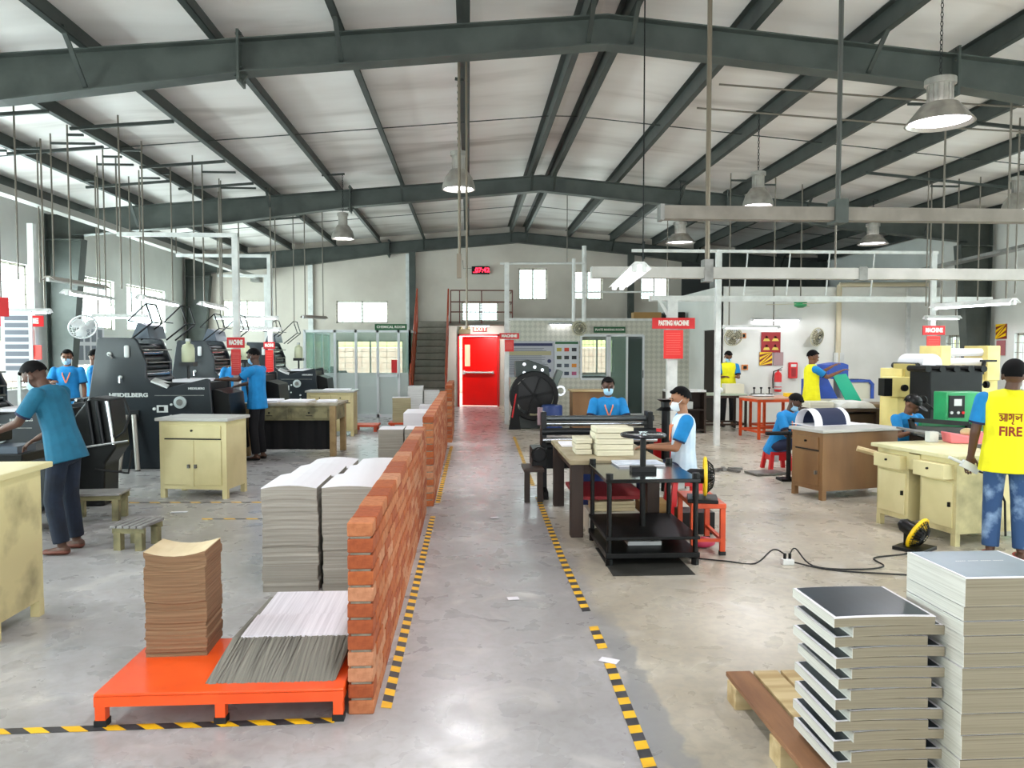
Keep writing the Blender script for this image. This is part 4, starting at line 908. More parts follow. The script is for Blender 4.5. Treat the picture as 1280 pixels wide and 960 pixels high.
def cage_fan(label, loc, rz, r, ring, hubm, h, tilt=0, name='pedestal_fan', base=True):
    t = thing(name, label, 'fan', loc, rz); tm = Matrix.Rotation(R(tilt), 3, 'X')
    def put(q): q.v = [tuple(tm @ Vector(v) + Vector((0, 0, h))) for v in q.v]; return q
    put(MB().tube([(r * math.cos(R(a)), 0, r * math.sin(R(a))) for a in range(0, 360, 10)], .014, 6, True)).build('rim', ring, t, smooth=True)
    g = MB()
    for a in range(0, 360, 15): g.tube([(r * math.cos(R(a)), 0, r * math.sin(R(a))), (r * .6 * math.cos(R(a)), -.06, r * .6 * math.sin(R(a))), (.03 * math.cos(R(a)), -.075, .03 * math.sin(R(a)))], .0035, 4)
    for k in (.5, .8): g.tube([(r * k * math.cos(R(a)), -.07 * (1.15 - k), r * k * math.sin(R(a))) for a in range(0, 360, 15)], .0035, 4, True)
    put(g).build('guard', BLACK if hubm is not WHITE else WHITE, t)
    for k in range(3):
        a = R(k * 120 + 20); c, s = math.cos(a), math.sin(a)
        P = [(.03, -.04), (r * .5, -.09), (r * .88, -.05), (r * .88, .09), (r * .45, .1), (.03, .04)]
        q = MB().prism([(x * c - z * s, x * s + z * c) for x, z in P], 'y', -.006, .006); put(q).build('blade', hubm, t)
    put(MB().lathe([(.05, -.06), (.06, .0), (.06, .12), (.03, .16), (.001, .16)], (0, 0, 0), 14, 'y')).build('motor', hubm if hubm is not YEL else BLACK, t, smooth=True)
    if base: MB().box(-.14, .14, -.1, .14, 0, .03).box(-.03, .03, .05, .1, 0, h).build('stand', BLACK, t, bevel=.005)
    return t
cage_fan('yellow rimmed cage fan standing behind the book press', (1.93, 6.16, .42), 75, .15, YEL, YEL, .2)
bpy.data.objects[-1] if False else None
cage_fan('yellow floor fan tilted up beside the cream desk', (3.7, 6.1, 0), 35, .13, YEL, YEL, .14, 25, 'floor_fan')
# roller machine behind
t = thing('roller_machine', 'black roller glueing machine with side stands at the aisle', 'machine', (1.45, 8.75, 0))
for x in (-.6, .62):
    MB().prism([(-.35, 0), (.35, 0), (.3, .08), (.12, .1), (.1, .95), (-.1, .95), (-.14, .1), (-.3, .08)], 'x', x - .03, x + .03).build('side_stand', BLACK, t, bevel=.008)
for y, z, r, m in ((0, .87, .035, mat('roller_grey', '#5c6163', .25, .6)), (.1, .8, .03, CHROME), (-.1, .73, .04, ROLL), (-.16, .64, .03, CHROME), (0, .55, .05, ROLL)): MB().cyl((-.62, y, z), (.68, y, z), r, n=14).build('roller', m, t, smooth=True)
MB().box(-.58, .6, -.05, .28, .3, .52).build('trough', BLACK, t); MB().box(-.75, -.58, -.3, .1, .35, .56).build('gear_box', BLACK, t, bevel=.01)
MB().cyl((-.66, -.33, .5), (-.66, -.28, .5), .07, n=14).tube([(-.68 + .08 * math.cos(R(a)), -.35, .5 + .08 * math.sin(R(a))) for a in range(0, 360, 20)], .008, 6, True).build('crank', BLACK, t)
MB().cyl((-.64, -.03, .8), (-.64, -.03, 1.0), .03, n=8).build('pillar', mat('pillar_pink', '#8a6e74', .5), t); MB().cyl((.85, .1, 0), (.85, .1, .95), .05, n=10).lathe([(.12, .95), (.06, .99), (.06, 1.05), (.11, 1.08), (.001, 1.08)], (.85, .1, 0), 14).build('column', BLACK, t)
MB().box(-.86, -.64, -.55, -.1, .34, .37).box(-.85, -.79, -.5, -.44, 0, .34).box(-.71, -.65, -.5, -.44, 0, .34).build('side_bench', DWOOD, t)
t = thing('red_bucket', 'red plastic tub beside the seated workers', 'tub', (2.35, 9.2, .35)); MB().lathe([(.15, 0), (.21, .3), (.23, .3), (.23, .33), (.2, .33), (.145, .02), (.001, .02)], n=20).build('shell', REDP, t, smooth=True)
o = MB().box(2.1, 2.62, 8.95, 9.5, .3, .35).box(2.13, 2.18, 9.0, 9.05, 0, .3).box(2.54, 2.59, 9.0, 9.05, 0, .3).box(2.13, 2.18, 9.4, 9.45, 0, .3).box(2.54, 2.59, 9.4, 9.45, 0, .3).build('tub_bench', DWOOD); tag(o, 'low dark bench under the red plastic tub', 'bench')
# platen / disc press, drum, desk by plate room
t = thing('disc_press', 'old black platen press with ink disc and ornate frame', 'printing press', (1.38, 16.3, 0))
MB().prism([(-.45, 0), (-.4, .12), (-.28, .5), (.3, .5), (.42, .12), (.48, 0)], 'y', -.2, .3).build('base', mat('press_base', '#3e4644', .45), t, bevel=.02)
fw = MB().lathe([(.5, -.05), (.52, 0), (.5, .05), (.42, .05), (.42, -.05), (.5, -.05)], (-.02, -.28, .7), 36, 'y').build('flywheel', BLACK, t, smooth=True)
for k in range(6): MB().bar((-.02, -.28, .7), (-.02 + .44 * math.cos(R(60 * k + 10)), -.28, .7 + .44 * math.sin(R(60 * k + 10))), .04, .05).build('spoke', BLACK, fw)
MB().lathe([(.4, .0), (.4, -.03), (.05, -.06), (.05, -.1), (.001, -.1)], (.0, -.2, .72), 28, 'y').build('ink_disc', SLATED, t, smooth=True)
MB().prism([(-.4, 1.08), (-.4, 1.42), (-.12, 1.45), (.3, 1.3), (.32, 1.1)], 'y', -.2, .2).build('head_block', mat('press_head', '#394340', .45), t, bevel=.015)
for x, z in ((-.22, 1.36), (-.22, 1.18), (0, 1.3), (.16, 1.24)): MB().cyl((x, -.24, z), (x, -.2, z), .035, n=10).build('bolt', CHROME, t)
MB().prism([(.28, .5), (.5, .9), (.62, 1.2), (.5, 1.25), (.38, .95), (.22, .6)], 'y', -.1, .15).build('platen', mat('platen_grey', '#69746f', .4, .4), t, bevel=.015)
MB().lathe([(.11, -.04), (.12, 0), (.11, .04), (.07, .04), (.07, -.04), (.11, -.04)], (.55, -.15, .8), 18, 'y').build('gear', CHROME, t, smooth=True)
MB().prism([(-.55, .0), (-.42, .9), (-.34, .95), (-.36, .5), (-.3, .0)], 'y', -.34, -.3).build('belt_guard', BLACK, t); MB().bar((-.48, -.36, .25), (-.4, -.36, .75), .03, .01).build('red_stripe', RED, t)
MB().box(-.1, .18, -.215, -.2, .26, .36).build('maker_plate', mat('plate_cream', '#d6d0a8', .5), t)
t = thing('blue_drum', 'blue plastic drum next to the black platen press', 'drum', (1.7, 15.7, 0)); MB().lathe([(.2, 0), (.22, .03), (.22, .2), (.23, .22), (.22, .24), (.22, .5), (.2, .53), (.001, .53)], n=24).build('shell', DBLUE, t, smooth=True)
cabinet('brown plywood counter near the plate room window', (2.45, 15.85, 0), 0, .66, .5, .84, WOOD, 0, 0, PALE, .04, .06, name='plywood_counter')
cabinet('low dark cabinet inside the plate room window', (3.2, 19.9, 0), 0, .9, .4, 1.0, BLACK, 2, 0, BLACK, .02)
t = thing('dark_shelf', 'dark wooden open shelf with white top by the partition', 'shelf', (4.33, 15.25, 0), -4)
MB().box(-.4, .4, -.2, .2, .82, .86).build('top', WHITE, t); 
for x in (-.38, .38): MB().box(x - .02, x + .02, -.2, .2, 0, .82).build('side_panel', DWOOD, t)
for z in (.05, .45): MB().box(-.38, .38, -.2, .2, z, z + .03).build('shelf_board', DWOOD, t)
MB().box(-.38, .38, .17, .2, .05, .82).build('back_panel', DWOOD, t); MB().box(.02, .16, -.1, .1, .48, .62).build('carton', WHITE, t)
# orange tables and dark table on the right
def steel_table(label, loc, rz, w_, d_, h_, m, tm):
    t = thing('steel_table', label, 'table', loc, rz); MB().box(-w_ / 2, w_ / 2, -d_ / 2, d_ / 2, h_ - .03, h_).build('table_top', tm, t, bevel=.004)
    MB().box(-w_ / 2, w_ / 2, -d_ / 2, -d_ / 2 + .03, h_ - .08, h_ - .03).box(-w_ / 2, w_ / 2, d_ / 2 - .03, d_ / 2, h_ - .08, h_ - .03).box(-w_ / 2, -w_ / 2 + .03, -d_ / 2, d_ / 2, h_ - .08, h_ - .03).box(w_ / 2 - .03, w_ / 2, -d_ / 2, d_ / 2, h_ - .08, h_ - .03).build('apron', m, t)
    for x in (-1, 1):
        for y in (-1, 1): MB().box(x * (w_ / 2 - .025) - .022, x * (w_ / 2 - .025) + .022, y * (d_ / 2 - .025) - .022, y * (d_ / 2 - .025) + .022, 0, h_ - .03).build('leg', m, t)
    for a, b in (((-1, -1), (1, -1)), ((1, -1), (1, 1)), ((1, 1), (-1, 1)), ((-1, 1), (-1, -1))): MB().bar((a[0] * (w_ / 2 - .03), a[1] * (d_ / 2 - .03), .14), (b[0] * (w_ / 2 - .03), b[1] * (d_ / 2 - .03), .14), .03, .04).build('stretcher', m, t)
    return t
steel_table('orange steel table with lower frame below the fire posters', (5.75, 14.3, 0), 8, .95, .75, .77, ORED, mat('top_pink', '#cf9a80', .5, 0, '#b8b0a4', 5))
steel_table('orange steel table pushed behind the first one by the wall', (6.28, 15.3, 0), 8, .95, .6, .75, ORED, mat('top_grey2', '#a8aca6', .4))
steel_table('dark steel table at which the white post stands', (5.22, 15.7, 0), 0, .9, .7, .76, DWOOD, mat('top_green', '#b8c4b0', .4))
for lab, x, y, z, w_, d_, h_, m in (('cream block with holes on the dark steel table', 5.45, 15.6, .762, .4, .25, .2, mat('block_cream2', '#e6dfc8', .7)), ('crumpled white bag on the dark steel table', 5.12, 15.5, .762, .2, .16, .14, WHITE), ('flat white cloth on the orange steel table', 5.6, 14.35, .772, .45, .3, .04, WHITE), ('yellow plastic box on the orange steel table', 6.08, 14.3, .772, .16, .14, .07, YEL)):
    o = MB().ell((0, 0, h_ / 2), (w_ / 2, d_ / 2, h_ / 2), 14, 8).build('cloth_bundle', m, None, smooth=60) if 'bag' in lab or 'cloth' in lab else MB().box(-w_ / 2, w_ / 2, -d_ / 2, d_ / 2, 0, h_).build('block', m, None, bevel=.01)
    o.location = (x, y, z); tag(o, lab, 'cloth' if 'cloth' in lab else 'bag' if 'bag' in lab else 'box')
for x, y in ((5.75, 15.2), (5.9, 15.22), (6.06, 15.2)):
    t = thing('hand_stamp', 'small metal hand stamp on the rear orange table', 'tool', (x, y, .752), 0, 'hand stamps'); MB().box(-.05, .05, -.05, .05, 0, .03).build('foot', STEEL, t); MB().cyl((0, 0, .03), (0, 0, .13), .012, n=6).ell((0, 0, .14), (.03, .03, .02), 8, 6).build('grip', BLACK, t)
# blue guillotine machine with teal sheet, bench, tub
t = thing('blue_machine', 'blue and cream cutting machine against the white wall', 'machine', (6.95, 14.1, 0), 0)
MB().box(-.42, .5, 0, .5, .0, .74).build('base', mat('mach_cream', '#d8d4c2', .5), t, bevel=.01); MB().prism([(-.5, .74), (-.5, 1.1), (-.2, 1.12), (.0, .74)], 'y', 0, .5).build('left_guard', BLUEM, t, bevel=.01)
MB().prism([(-.25, 1.12), (-.2, 1.38), (.05, 1.42), (.17, 1.38), (.17, 1.1)], 'y', -.05, .5).build('tower', BLUEM, t, bevel=.015)
MB().box(.1, .62, 0, .4, .74, 1.1).build('cream_panel', mat('mach_cream', '#d8d4c2', .5), t)
MB().prism([(.17, 1.1), (.6, 1.1), (.68, 1.02), (.68, .74), (.62, .74), (.62, 1.0), (.58, 1.05), (.17, 1.05)], 'y', -.03, .42).build('blue_edge', BLUEM, t)
MB().box(-.5, .5, -.02, 0, .62, .68).build('blue_rail', BLUEM, t)
o = MB().add([(6.33, 13.05, 1.22), (6.62, 13.15, 1.24), (6.98, 13.3, .76), (6.66, 13.2, .74)] + [(6.33, 13.06, 1.21), (6.62, 13.16, 1.23), (6.98, 13.31, .75), (6.66, 13.21, .73)], [(0, 1, 2, 3), (7, 6, 5, 4), (0, 4, 5, 1), (1, 5, 6, 2), (2, 6, 7, 3), (3, 7, 4, 0)]).build('teal_sheet', TEAL); tag(o, 'translucent teal sheet held up by the vest worker', 'sheet')
t = thing('sheet_bench', 'dark wooden bench with curved white sheets on top', 'bench', (6.35, 12.62, 0))
MB().box(-.7, .45, -.35, .3, .64, .69).build('top', DWOOD, t)
for x in (-.66, .4):
    for y in (-.3, .25): MB().box(x - .05, x + .05, y - .05, y + .05, 0, .64).build('leg', DWOOD, t)
MB().box(-.1, .42, -.3, .2, .1, .6).build('cupboard', DWOOD, t)
P = [(-.33, 0), (-.3, .07), (-.2, .11), (.15, .11), (.24, .07), (.3, 0)]
o = MB().prism(P, 'y', -.28, .25).build('curved_sheets', WHITE, None, smooth=30, bevel=.01); o.location = (6.42, 12.58, .692); tag(o, 'pile of white sheets with rounded edges on the dark bench', 'sheets')
o = MB().box(-.2, .2, -.2, .2, 0, .1).build('paper_ream', mat('ream', '#d9d6c4', .7, 0, '#b9b6a6', 3, st=(1, 1, 50)), None, bevel=.004); o.location = (5.85, 12.62, .692); tag(o, 'ream of cream paper beside the curved white sheets', 'paper stack')
t = thing('brown_bench', 'brown wooden bench with deep drawer holding the blue basket', 'bench', (7.3, 12.9, 0))
MB().box(-.5, .5, -.3, .3, .7, .74).box(-.46, .46, -.28, .28, .48, .7).build('top', mat('bench_brown', '#7b6340', .6, 0, '#634e31', 5), t)
for x in (-.45, .45): MB().box(x - .04, x + .04, -.27, .27, 0, .5).build('side_leg', DWOOD, t)
t = thing('blue_basket', 'blue plastic basket on the brown wooden bench', 'basket', (7.28, 12.85, .742)); MB().lathe([(.1, 0), (.14, .12), (.15, .12), (.11, -.0)], n=12).build('shell', BLUEP, t); MB().tube([(-.13, 0, .11), (-.1, 0, .17), (.1, 0, .17), (.13, 0, .11)], .01).build('handle', BLUEP, t)
t = thing('red_hammer', 'dark red handled tool on the brown wooden bench', 'tool', (7.55, 12.8, .745)); MB().cyl((-.15, 0, .02), (.12, 0, .06), .015, n=6).build('handle', DWOOD, t); MB().ell((.14, 0, .07), (.05, .04, .05)).build('head', DRED, t)
# yellow machine
t = thing('yellow_machine', 'cream yellow paper machine with black control plates and white rolls', 'machine', (6.8, 11.1, 0))
MB().box(-.42, .1, -.1, .5, 0, 1.38).build('main_body', YELM, t, bevel=.01); MB().box(-.5, -.36, -.14, .3, 0, .95).build('side_column', YELM, t, bevel=.01)
MB().box(-.62, -.22, -.16, .1, .96, 1.26).build('control_arm', YELM, t, bevel=.01); MB().box(-.72, -.6, -.17, .0, .98, 1.24).build('black_end_plate', BLACK, t); MB().cyl((-.42, -.2, 1.1), (-.42, -.15, 1.1), .05, n=12).build('knob', BLACK, t)
MB().box(-.1, .35, -.14, .0, .95, 1.13).build('black_plate', BLACK, t); MB().box(-.38, -.24, -.14, .2, 1.26, 1.45).build('pillow_block', mat('mach_khaki', '#b9a860', .5), t)
MB().cyl((-.2, -.12, 1.42), (-.2, .5, 1.42), .05, n=10).build('roll_bearing', BLACK, t); MB().cyl((.03, -.12, 1.45), (.03, .55, 1.45), .15, n=20).build('paper_roll', PAPER, t, smooth=True)
MB().box(.2, .36, -.05, .5, 1.2, 1.72).build('tower', YELM, t, bevel=.01); MB().box(.92, 1.12, -.05, .5, 1.2, 1.72).build('tower', YELM, t, bevel=.01)
for z in (1.48, 1.62): MB().cyl((.36, .1, z), (.92, .1, z), .06, n=14).build('white_roller', PAPER, t, smooth=True)
MB().box(.1, 1.12, .0, .5, .0, 1.3).build('rear_body', YELM, t)
MB().tube([(-.3, -.2, .6), (-.15, -.22, .75), (.1, -.2, .72), (.15, -.2, .55), (-.05, -.2, .52)], .008).build('wire', RUBBER, t)
MB().cyl((.8, -.1, 1.3), (.84, -.1, 1.5), .03, n=8).box(.78, 1.02, -.12, -.08, 1.48, 1.51).build('black_arm', BLACK, t)
t = thing('black_machine', 'large black steel machine panel between the yellow and green machines', 'machine', (6.6, 10.1, 0))
MB().prism([(-.34, .3), (-.34, 1.38), (.4, 1.38), (.4, .3)], 'y', 0, .5).build('panel', BLACK, t, bevel=.015)
for x in (-.4, -.2, 0, .2, .38): MB().lathe([(.045, -.05), (.045, .4), (.001, .4)], (x, 0, 1.4), 10, 'y').build('roller_end', BLACK, t)
for x in (-.3, .34): MB().box(x - .05, x + .05, .05, .45, 0, .32).build('foot', BLACK, t)
tm = MB().tube([(-.52 + .06 * math.cos(R(a)), -.12, .98 + .06 * math.sin(R(a))) for a in range(0, 360, 30)], .012, 6, True).cyl((-.52, -.12, .98), (-.3, 0, .86), .014, n=6).build('hand_wheel', BLACK, t)
MB().cyl((.4, .1, 1.18), (.52, .1, 1.18), .015, n=6).cyl((.5, .1, 1.18), (.54, .1, 1.18), .05, n=12).build('side_wheel', BLACK, t)
# green die cutter
t = thing('green_machine', 'bright green die cutting machine with open black jaw', 'machine', (5.75, 8.75, 0))
MB().prism([(-.1, .2), (-.05, .72), (.15, .85), (.45, .85), (.6, .7), (.62, .2)], 'y', 0, .5).build('body', GREENM, t, bevel=.02)
MB().lathe([(.33, 0), (.35, .03), (.33, .06), (.001, .06)], (.42, -.06, .7), 28, 'y').build('flywheel_cover', GREENM, t, smooth=True)
b_ = MB().box(-.16, .3, -.05, .2, .8, 1.16).build('control_box', GREENM, t, bevel=.01); MB().box(-.13, .06, -.06, -.05, .86, 1.12).build('control_panel', BLACK, b_)
MB().box(-.07, .02, -.066, -.06, 1.0, 1.08).build('display', KNOB, b_)
for x, z in ((-.1, .92), (-.02, .92), (.04, .92)): MB().cyl((x, -.07, z), (x, -.06, z), .018, n=8).build('button', RED if x > 0 else KNOB, b_)
MB().prism([(-.62, .78), (-.55, .38), (-.05, .34), (.1, .7), (-.02, .76)], 'y', -.2, -.14).build('jaw_plate', mat('jaw_dark', '#3b3a38', .5, .3), t, bevel=.01)
MB().bar((-.66, -.18, .85), (.02, -.18, .8), .05, .05).bar((-.66, -.18, .86), (-.55, -.18, .34), .05, .05).bar((.02, -.18, .8), (.14, -.18, .36), .05, .05).build('jaw_frame', BLACK, t)
MB().bar((-.5, -.1, .78), (.0, -.1, .76), .06, .06).build('green_bar', GREENM, t); MB().prism([(-.9, .5), (-.4, .58), (-.4, .42), (-.85, .44)], 'y', -.25, -.05).build('feed_tray', GREENM, t)
MB().box(-.5, .6, -.1, .5, 0, .22).build('base', BLACK, t); MB().tube([(.2, -.08, .95), (.34, -.1, 1.0), (.4, -.1, .7)], .012).tube([(.14, -.1, .75), (.25, -.12, .85), (.3, -.1, .6)], .02).build('hose', KNOB, t)
# extension block and cords
t = thing('extension_socket', 'white extension socket with two black plugs on the floor', 'socket', (2.45, 5.74, 0)); MB().box(-.045, .045, -.03, .03, 0, .045).build('block', WHITE, t, bevel=.005)
for x in (-.02, .02): MB().cyl((x, 0, .045), (x, 0, .085), .012, n=8).build('plug', BLACK, t)
for lab, pts in (('black power cord running from the socket to the press', [(2.43, 5.74, .08), (2.36, 5.8, .1), (2.2, 5.75, .008), (2.0, 5.83, .008), (1.75, 5.95, .008), (1.6, 6.1, .008)]), ('black power cord running from the socket toward the cream desk', [(2.47, 5.74, .08), (2.55, 5.82, .1), (2.62, 5.66, .008), (2.9, 5.55, .008), (3.15, 5.62, .008), (3.2, 5.85, .008), (3.5, 5.95, .008), (3.66, 6.0, .03)]), ('grey cord trailing from the socket along the floor', [(2.5, 5.72, .02), (2.7, 5.55, .008), (3.1, 5.42, .008), (3.6, 5.3, .008), (4.4, 5.2, .008)])):
    P = [Vector(p) for p in pts]; out = []
    for i in range(len(P) - 1):
        a, b, c, d_ = P[max(i - 1, 0)], P[i], P[i + 1], P[min(i + 2, len(P) - 1)]
        for k in range(6): u = k / 6; out.append(.5 * ((2 * b) + (c - a) * u + (2 * a - 5 * b + 4 * c - d_) * u * u + (3 * b - a - 3 * c + d_) * u ** 3))
    out.append(P[-1]); tag(MB().tube(out, .006, 6).build('power_cord', RUBBER, None, smooth=60), lab, 'cord')
t = thing('floor_tools', 'heap of dark clamps on the floor near the white post', 'tools', (3.5, 10.3, 0))
for k in range(5): MB().ob((.08 * k - .15, random.uniform(-.1, .1), .02), (.2, .05, .03), (0, 0, k * .7)).build('clamp', STEEL, t)
o = MB().ob((0, 0, .02), (.45, .3, .025), (0, 0, .2)).build('metal_plate', STEEL); o.location = (3.95, 10.0, 0); tag(o, 'grey metal plates lying on the floor beside the red stool', 'plate')
def plastic_stool(label, loc, h_=.26):
    t = thing('plastic_stool', label, 'stool', loc); MB().box(-.14, .14, -.14, .14, h_ - .03, h_).build('seat', REDP, t, bevel=.02)
    for x in (-1, 1):
        for y in (-1, 1): MB().bar((x * .15, y * .15, 0), (x * .115, y * .115, h_ - .02), .05, .05).build('leg', REDP, t)
    MB().box(-.13, .13, -.135, -.115, h_ - .12, h_ - .02).box(-.135, -.115, -.13, .13, h_ - .12, h_ - .02).box(.115, .135, -.13, .13, h_ - .12, h_ - .02).build('skirt', REDP, t); MB().box(-.1, -.03, -.14, -.134, h_ - .14, h_ - .05).build('label_plate', KNOB, t)
    return t
plastic_stool('low red plastic stool under the worker beside the plywood cabinet', (4.27, 10.4, 0))
plastic_stool('red plastic stool of the worker at the green machine', (5.62, 9.75, 0))
plastic_stool('taller red plastic stool at the centre table', (2.12, 7.45, 0), .45)
plastic_stool('red plastic stool behind the roller machine', (1.85, 10.15, 0), .45)
t = thing('drill_stand', 'thin black upright stand on a flat foot near the red stool', 'stand', (4.05, 9.5, 0)); MB().box(-.12, .16, -.1, .1, 0, .03).build('foot', BLACK, t); MB().cyl((0, 0, 0), (0, 0, .62), .03, n=8).build('post', BLACK, t); MB().cyl((-.3, 0, .6), (.3, 0, .6), .025, n=8).build('arm', BLACK, t)
# safety things on the partition
t = thing('fire_poster', 'red fire team poster with four portraits', 'poster', (6.79, PT - .02, 1.83)); MB().box(-.22, .22, -.01, .01, -.23, .23).build('sheet', DRED, t)
for x in (-.1, .1):
    for z in (-.14, .06): MB().prism([(x - .08, z - .03), (x + .08, z - .03), (x + .05, z + .03), (x - .05, z + .03)], 'y', -.014, -.01).build('portrait_vest', mat('portrait_yellow', '#e0c65a', .6), t); MB().lathe([(.028, 0), (.001, 0)], (x, -.013, z + .06), 12, 'y').build('portrait_head', SKIN, t)
def stripe_panel(label, loc, rz=0, w_=.29, h_=.3):
    t = thing('striped_sign', label, 'sign', loc, rz); MB().box(-w_ / 2, w_ / 2, -.01, .01, -h_ / 2, h_ / 2).build('board', mat('panel_maroon', '#7d2a17', .5), t)
    for k in range(-2, 3):
        c = k * .12; P = [(-w_ / 2, c - w_ / 2), (w_ / 2, c + w_ / 2), (w_ / 2, c + w_ / 2 + .06), (-w_ / 2, c - w_ / 2 + .06)]
        P = [(x, max(-h_ / 2, min(h_ / 2, z))) for x, z in P]
        if max(z for x, z in P) - min(z for x, z in P) > .03: MB().prism(P, 'y', -.014, -.01).build('stripe', YEL, t)
    return t
stripe_panel('yellow and maroon striped safety panel under the fire poster', (6.68, PT - .02, 1.46))
o = MB().box(-.11, .11, -.01, .01, -.15, .15).build('safety_notice', mat('notice_pink', '#a88a8c', .6)); o.location = (6.97, PT - .02, 1.46); tag(o, 'grey and pink notice beside the striped safety panel', 'notice')
def extinguisher(label, loc, rz=0):
    t = thing('fire_extinguisher', label, 'fire extinguisher', loc, rz); MB().lathe([(.07, 0), (.08, .02), (.08, .38), (.06, .43), (.025, .45), (.025, .48), (.001, .48)], n=18).build('cylinder', REDP, t, smooth=True)
    MB().lathe([(.081, .12), (.082, .22)], n=18).lathe([(.081, .06), (.0815, .1)], n=18).build('label_band', KNOB, t); MB().box(-.02, .08, -.015, .015, .48, .5).bar((0, 0, .5), (.1, 0, .55), .02, .01).build('valve', BLACK, t)
    MB().tube([(-.02, 0, .48), (-.1, 0, .46), (-.12, 0, .3), (-.11, 0, .08)], .013).build('hose', RUBBER, t)
extinguisher('red fire extinguisher hung on the white wall below the striped panel', (6.94, PT - .09, .72))
extinguisher('red fire extinguisher on the right wall behind the black machine', (XR - .09, 13.9, 1.05), 90)
t = thing('alarm_box', 'red wall alarm box with glass panel', 'alarm', (7.3, PT - .02, 1.2)); MB().box(-.1, .1, -.06, .02, -.18, .18).build('case', REDP, t, bevel=.02); MB().box(-.06, .06, -.066, -.06, .08, .14).build('window', WHITE, t); MB().box(-.05, .05, -.066, -.06, -.14, .05).build('glass', DRED, t)
for lab, loc in (('orange framed switch box on the white wall left of the fire poster', (6.2, PT - .02, 1.27)), ('small orange framed switch box high on the white wall', (6.15, PT - .02, 1.98)), ('orange framed switch box on the speckled wall', (5.1, pr - .02, 1.23))):
    t = thing('switch_box', lab, 'switch', loc); MB().box(-.07, .07, -.02, .02, -.06, .06).build('frame', mat('switch_orange', '#d98545', .5), t, bevel=.005); MB().box(-.04, .04, -.026, -.02, -.035, .035).build('rocker', BLACK, t)
stripe_panel('yellow and maroon striped safety panel on the right wall', (XR - .02, 14.9, 2.03), -90, .3, .3)
o = MB().box(-.12, .12, -.01, .01, -.15, .15).build('safety_notice', mat('notice_pink2', '#b06a6c', .6)); o.location = (XR - .02, 14.9, 1.7); o.rotation_euler = (0, 0, R(90)); tag(o, 'pink and grey notice under the striped panel on the right wall', 'notice')
t = thing('cardboard_box', 'flat brown cardboard box lying on the plate room roof', 'box', (4.55, 19.55, 2.46)); MB().box(-.35, .35, -.15, .2, 0, .16).build('carton', mat('cardboard', '#a5814f', .8), t)
t = thing('black_case', 'black case lying on top of the plate room', 'case', (5.25, 19.55, 2.46)); MB().box(-.28, .28, -.15, .15, 0, .17).build('shell', BLACK, t, bevel=.03); MB().tube([(-.08, 0, .17), (-.05, 0, .2), (.05, 0, .2), (.08, 0, .17)], .01).build('handle', BLACK, t)
# ---------------------------------------------------------------- high-bay lamps
def highbay(label, loc, flared):
    t = thing('highbay_lamp', label, 'lamp', loc)
    if flared: prof = [(.285, 0), (.15, .17), (.13, .17), (.27, 0)]
    else: prof = [(.205, 0), (.2, .05), (.17, .14), (.1, .24), (.08, .24), (.15, .14), (.185, .05), (.19, 0)]
    zt = prof[1][1] if flared else .24
    MB().lathe(prof + [prof[0]], n=32).build('reflector', LAMPG, t, smooth=True)
    MB().lathe([(.001, .03), (.25 if flared else .183, .03), (.25 if flared else .183, .035), (.001, .035)], n=32).build('diffuser', GLOW, t)
    MB().cyl((0, 0, zt - .01), (0, 0, zt + .17), .1 if flared else .075, n=20).build('ballast', LAMPG, t, smooth=True)
    q = MB()
    for k in range(14): a = R(k * 360 / 14); rr = .1 if flared else .075; q.bar((rr * math.cos(a), rr * math.sin(a), zt), (rr * math.cos(a), rr * math.sin(a), zt + .17), .012, .012)
    q.build('cooling_fins', LAMPG, t); MB().lathe([(.13 if flared else .1, zt + .17), (.13 if flared else .1, zt + .22), (.03, zt + .24), (.001, zt + .24)], n=20).build('cap', LAMPG, t, smooth=True)
    zr = ztop(loc[0]) + .02 - loc[2]; q = MB(); z = zt + .24; k = 0
    while z < zr:
        q.tube([((.012 if k % 2 else 0) * math.cos(R(a)), (0 if k % 2 else .012) * math.cos(R(a)), z + .022 + .026 * math.sin(R(a))) for a in range(0, 360, 60)], .004, 4, True); z += .04; k += 1
    q.build('chain', BLACK, t); px = min(PX, key=lambda p: abs(p - loc[0])) - loc[0]
    if abs(px) > .03: MB().bar((-.04 if px > 0 else .04, 0, zr + .02), (px + (.05 if px > 0 else -.05), 0, zr - .01), .035, .03).build('mount_arm', PURL, t)
    l = bpy.data.lights.new('lamp_light', 'SPOT'); l.energy = 260; l.spot_size = R(130); l.shadow_soft_size = .18; l.color = (.98, .96, 1)
    o = bpy.data.objects.new('lamp_light', l); COL.objects.link(o); o.parent = t; o.location = (0, 0, .02)
for loc, fl_, lab in (((-.12, 9.6, 3.63), 0, 'bell shaped high bay lamp hanging over the aisle'), ((4.18, 6.7, 3.66), 1, 'wide flared high bay lamp on a chain close to the first steel frame'), ((3.95, 10.4, 3.62), 0, 'bell shaped high bay lamp above the white wiring trunking'), ((-2.24, 14, 3.64), 0, 'bell shaped high bay lamp above the cream cabinets'), ((4.04, 14.6, 3.7), 1, 'flared high bay lamp above the dark wooden shelf'), ((7.8, 14.55, 3.7), 1, 'flared high bay lamp above the blue cutting machine'), ((7.5, 10.2, 3.55), 0, 'bell shaped high bay lamp above the black and yellow machines'), ((-.1, 3.0, 3.63), 0, 'added unseen bell shaped high bay lamp over the brick wall end'), ((4.2, 2.2, 3.66), 1, 'added unseen flared high bay lamp over the book pallet'), ((-4.4, 4.6, 3.63), 0, 'added unseen bell shaped high bay lamp over the scuffed cream cabinet'), ((8, 5.5, 3.6), 1, 'added unseen flared high bay lamp beyond the fire vest worker')): highbay(lab, loc, fl_)  # last four lamps hang out of view, added for more light from above
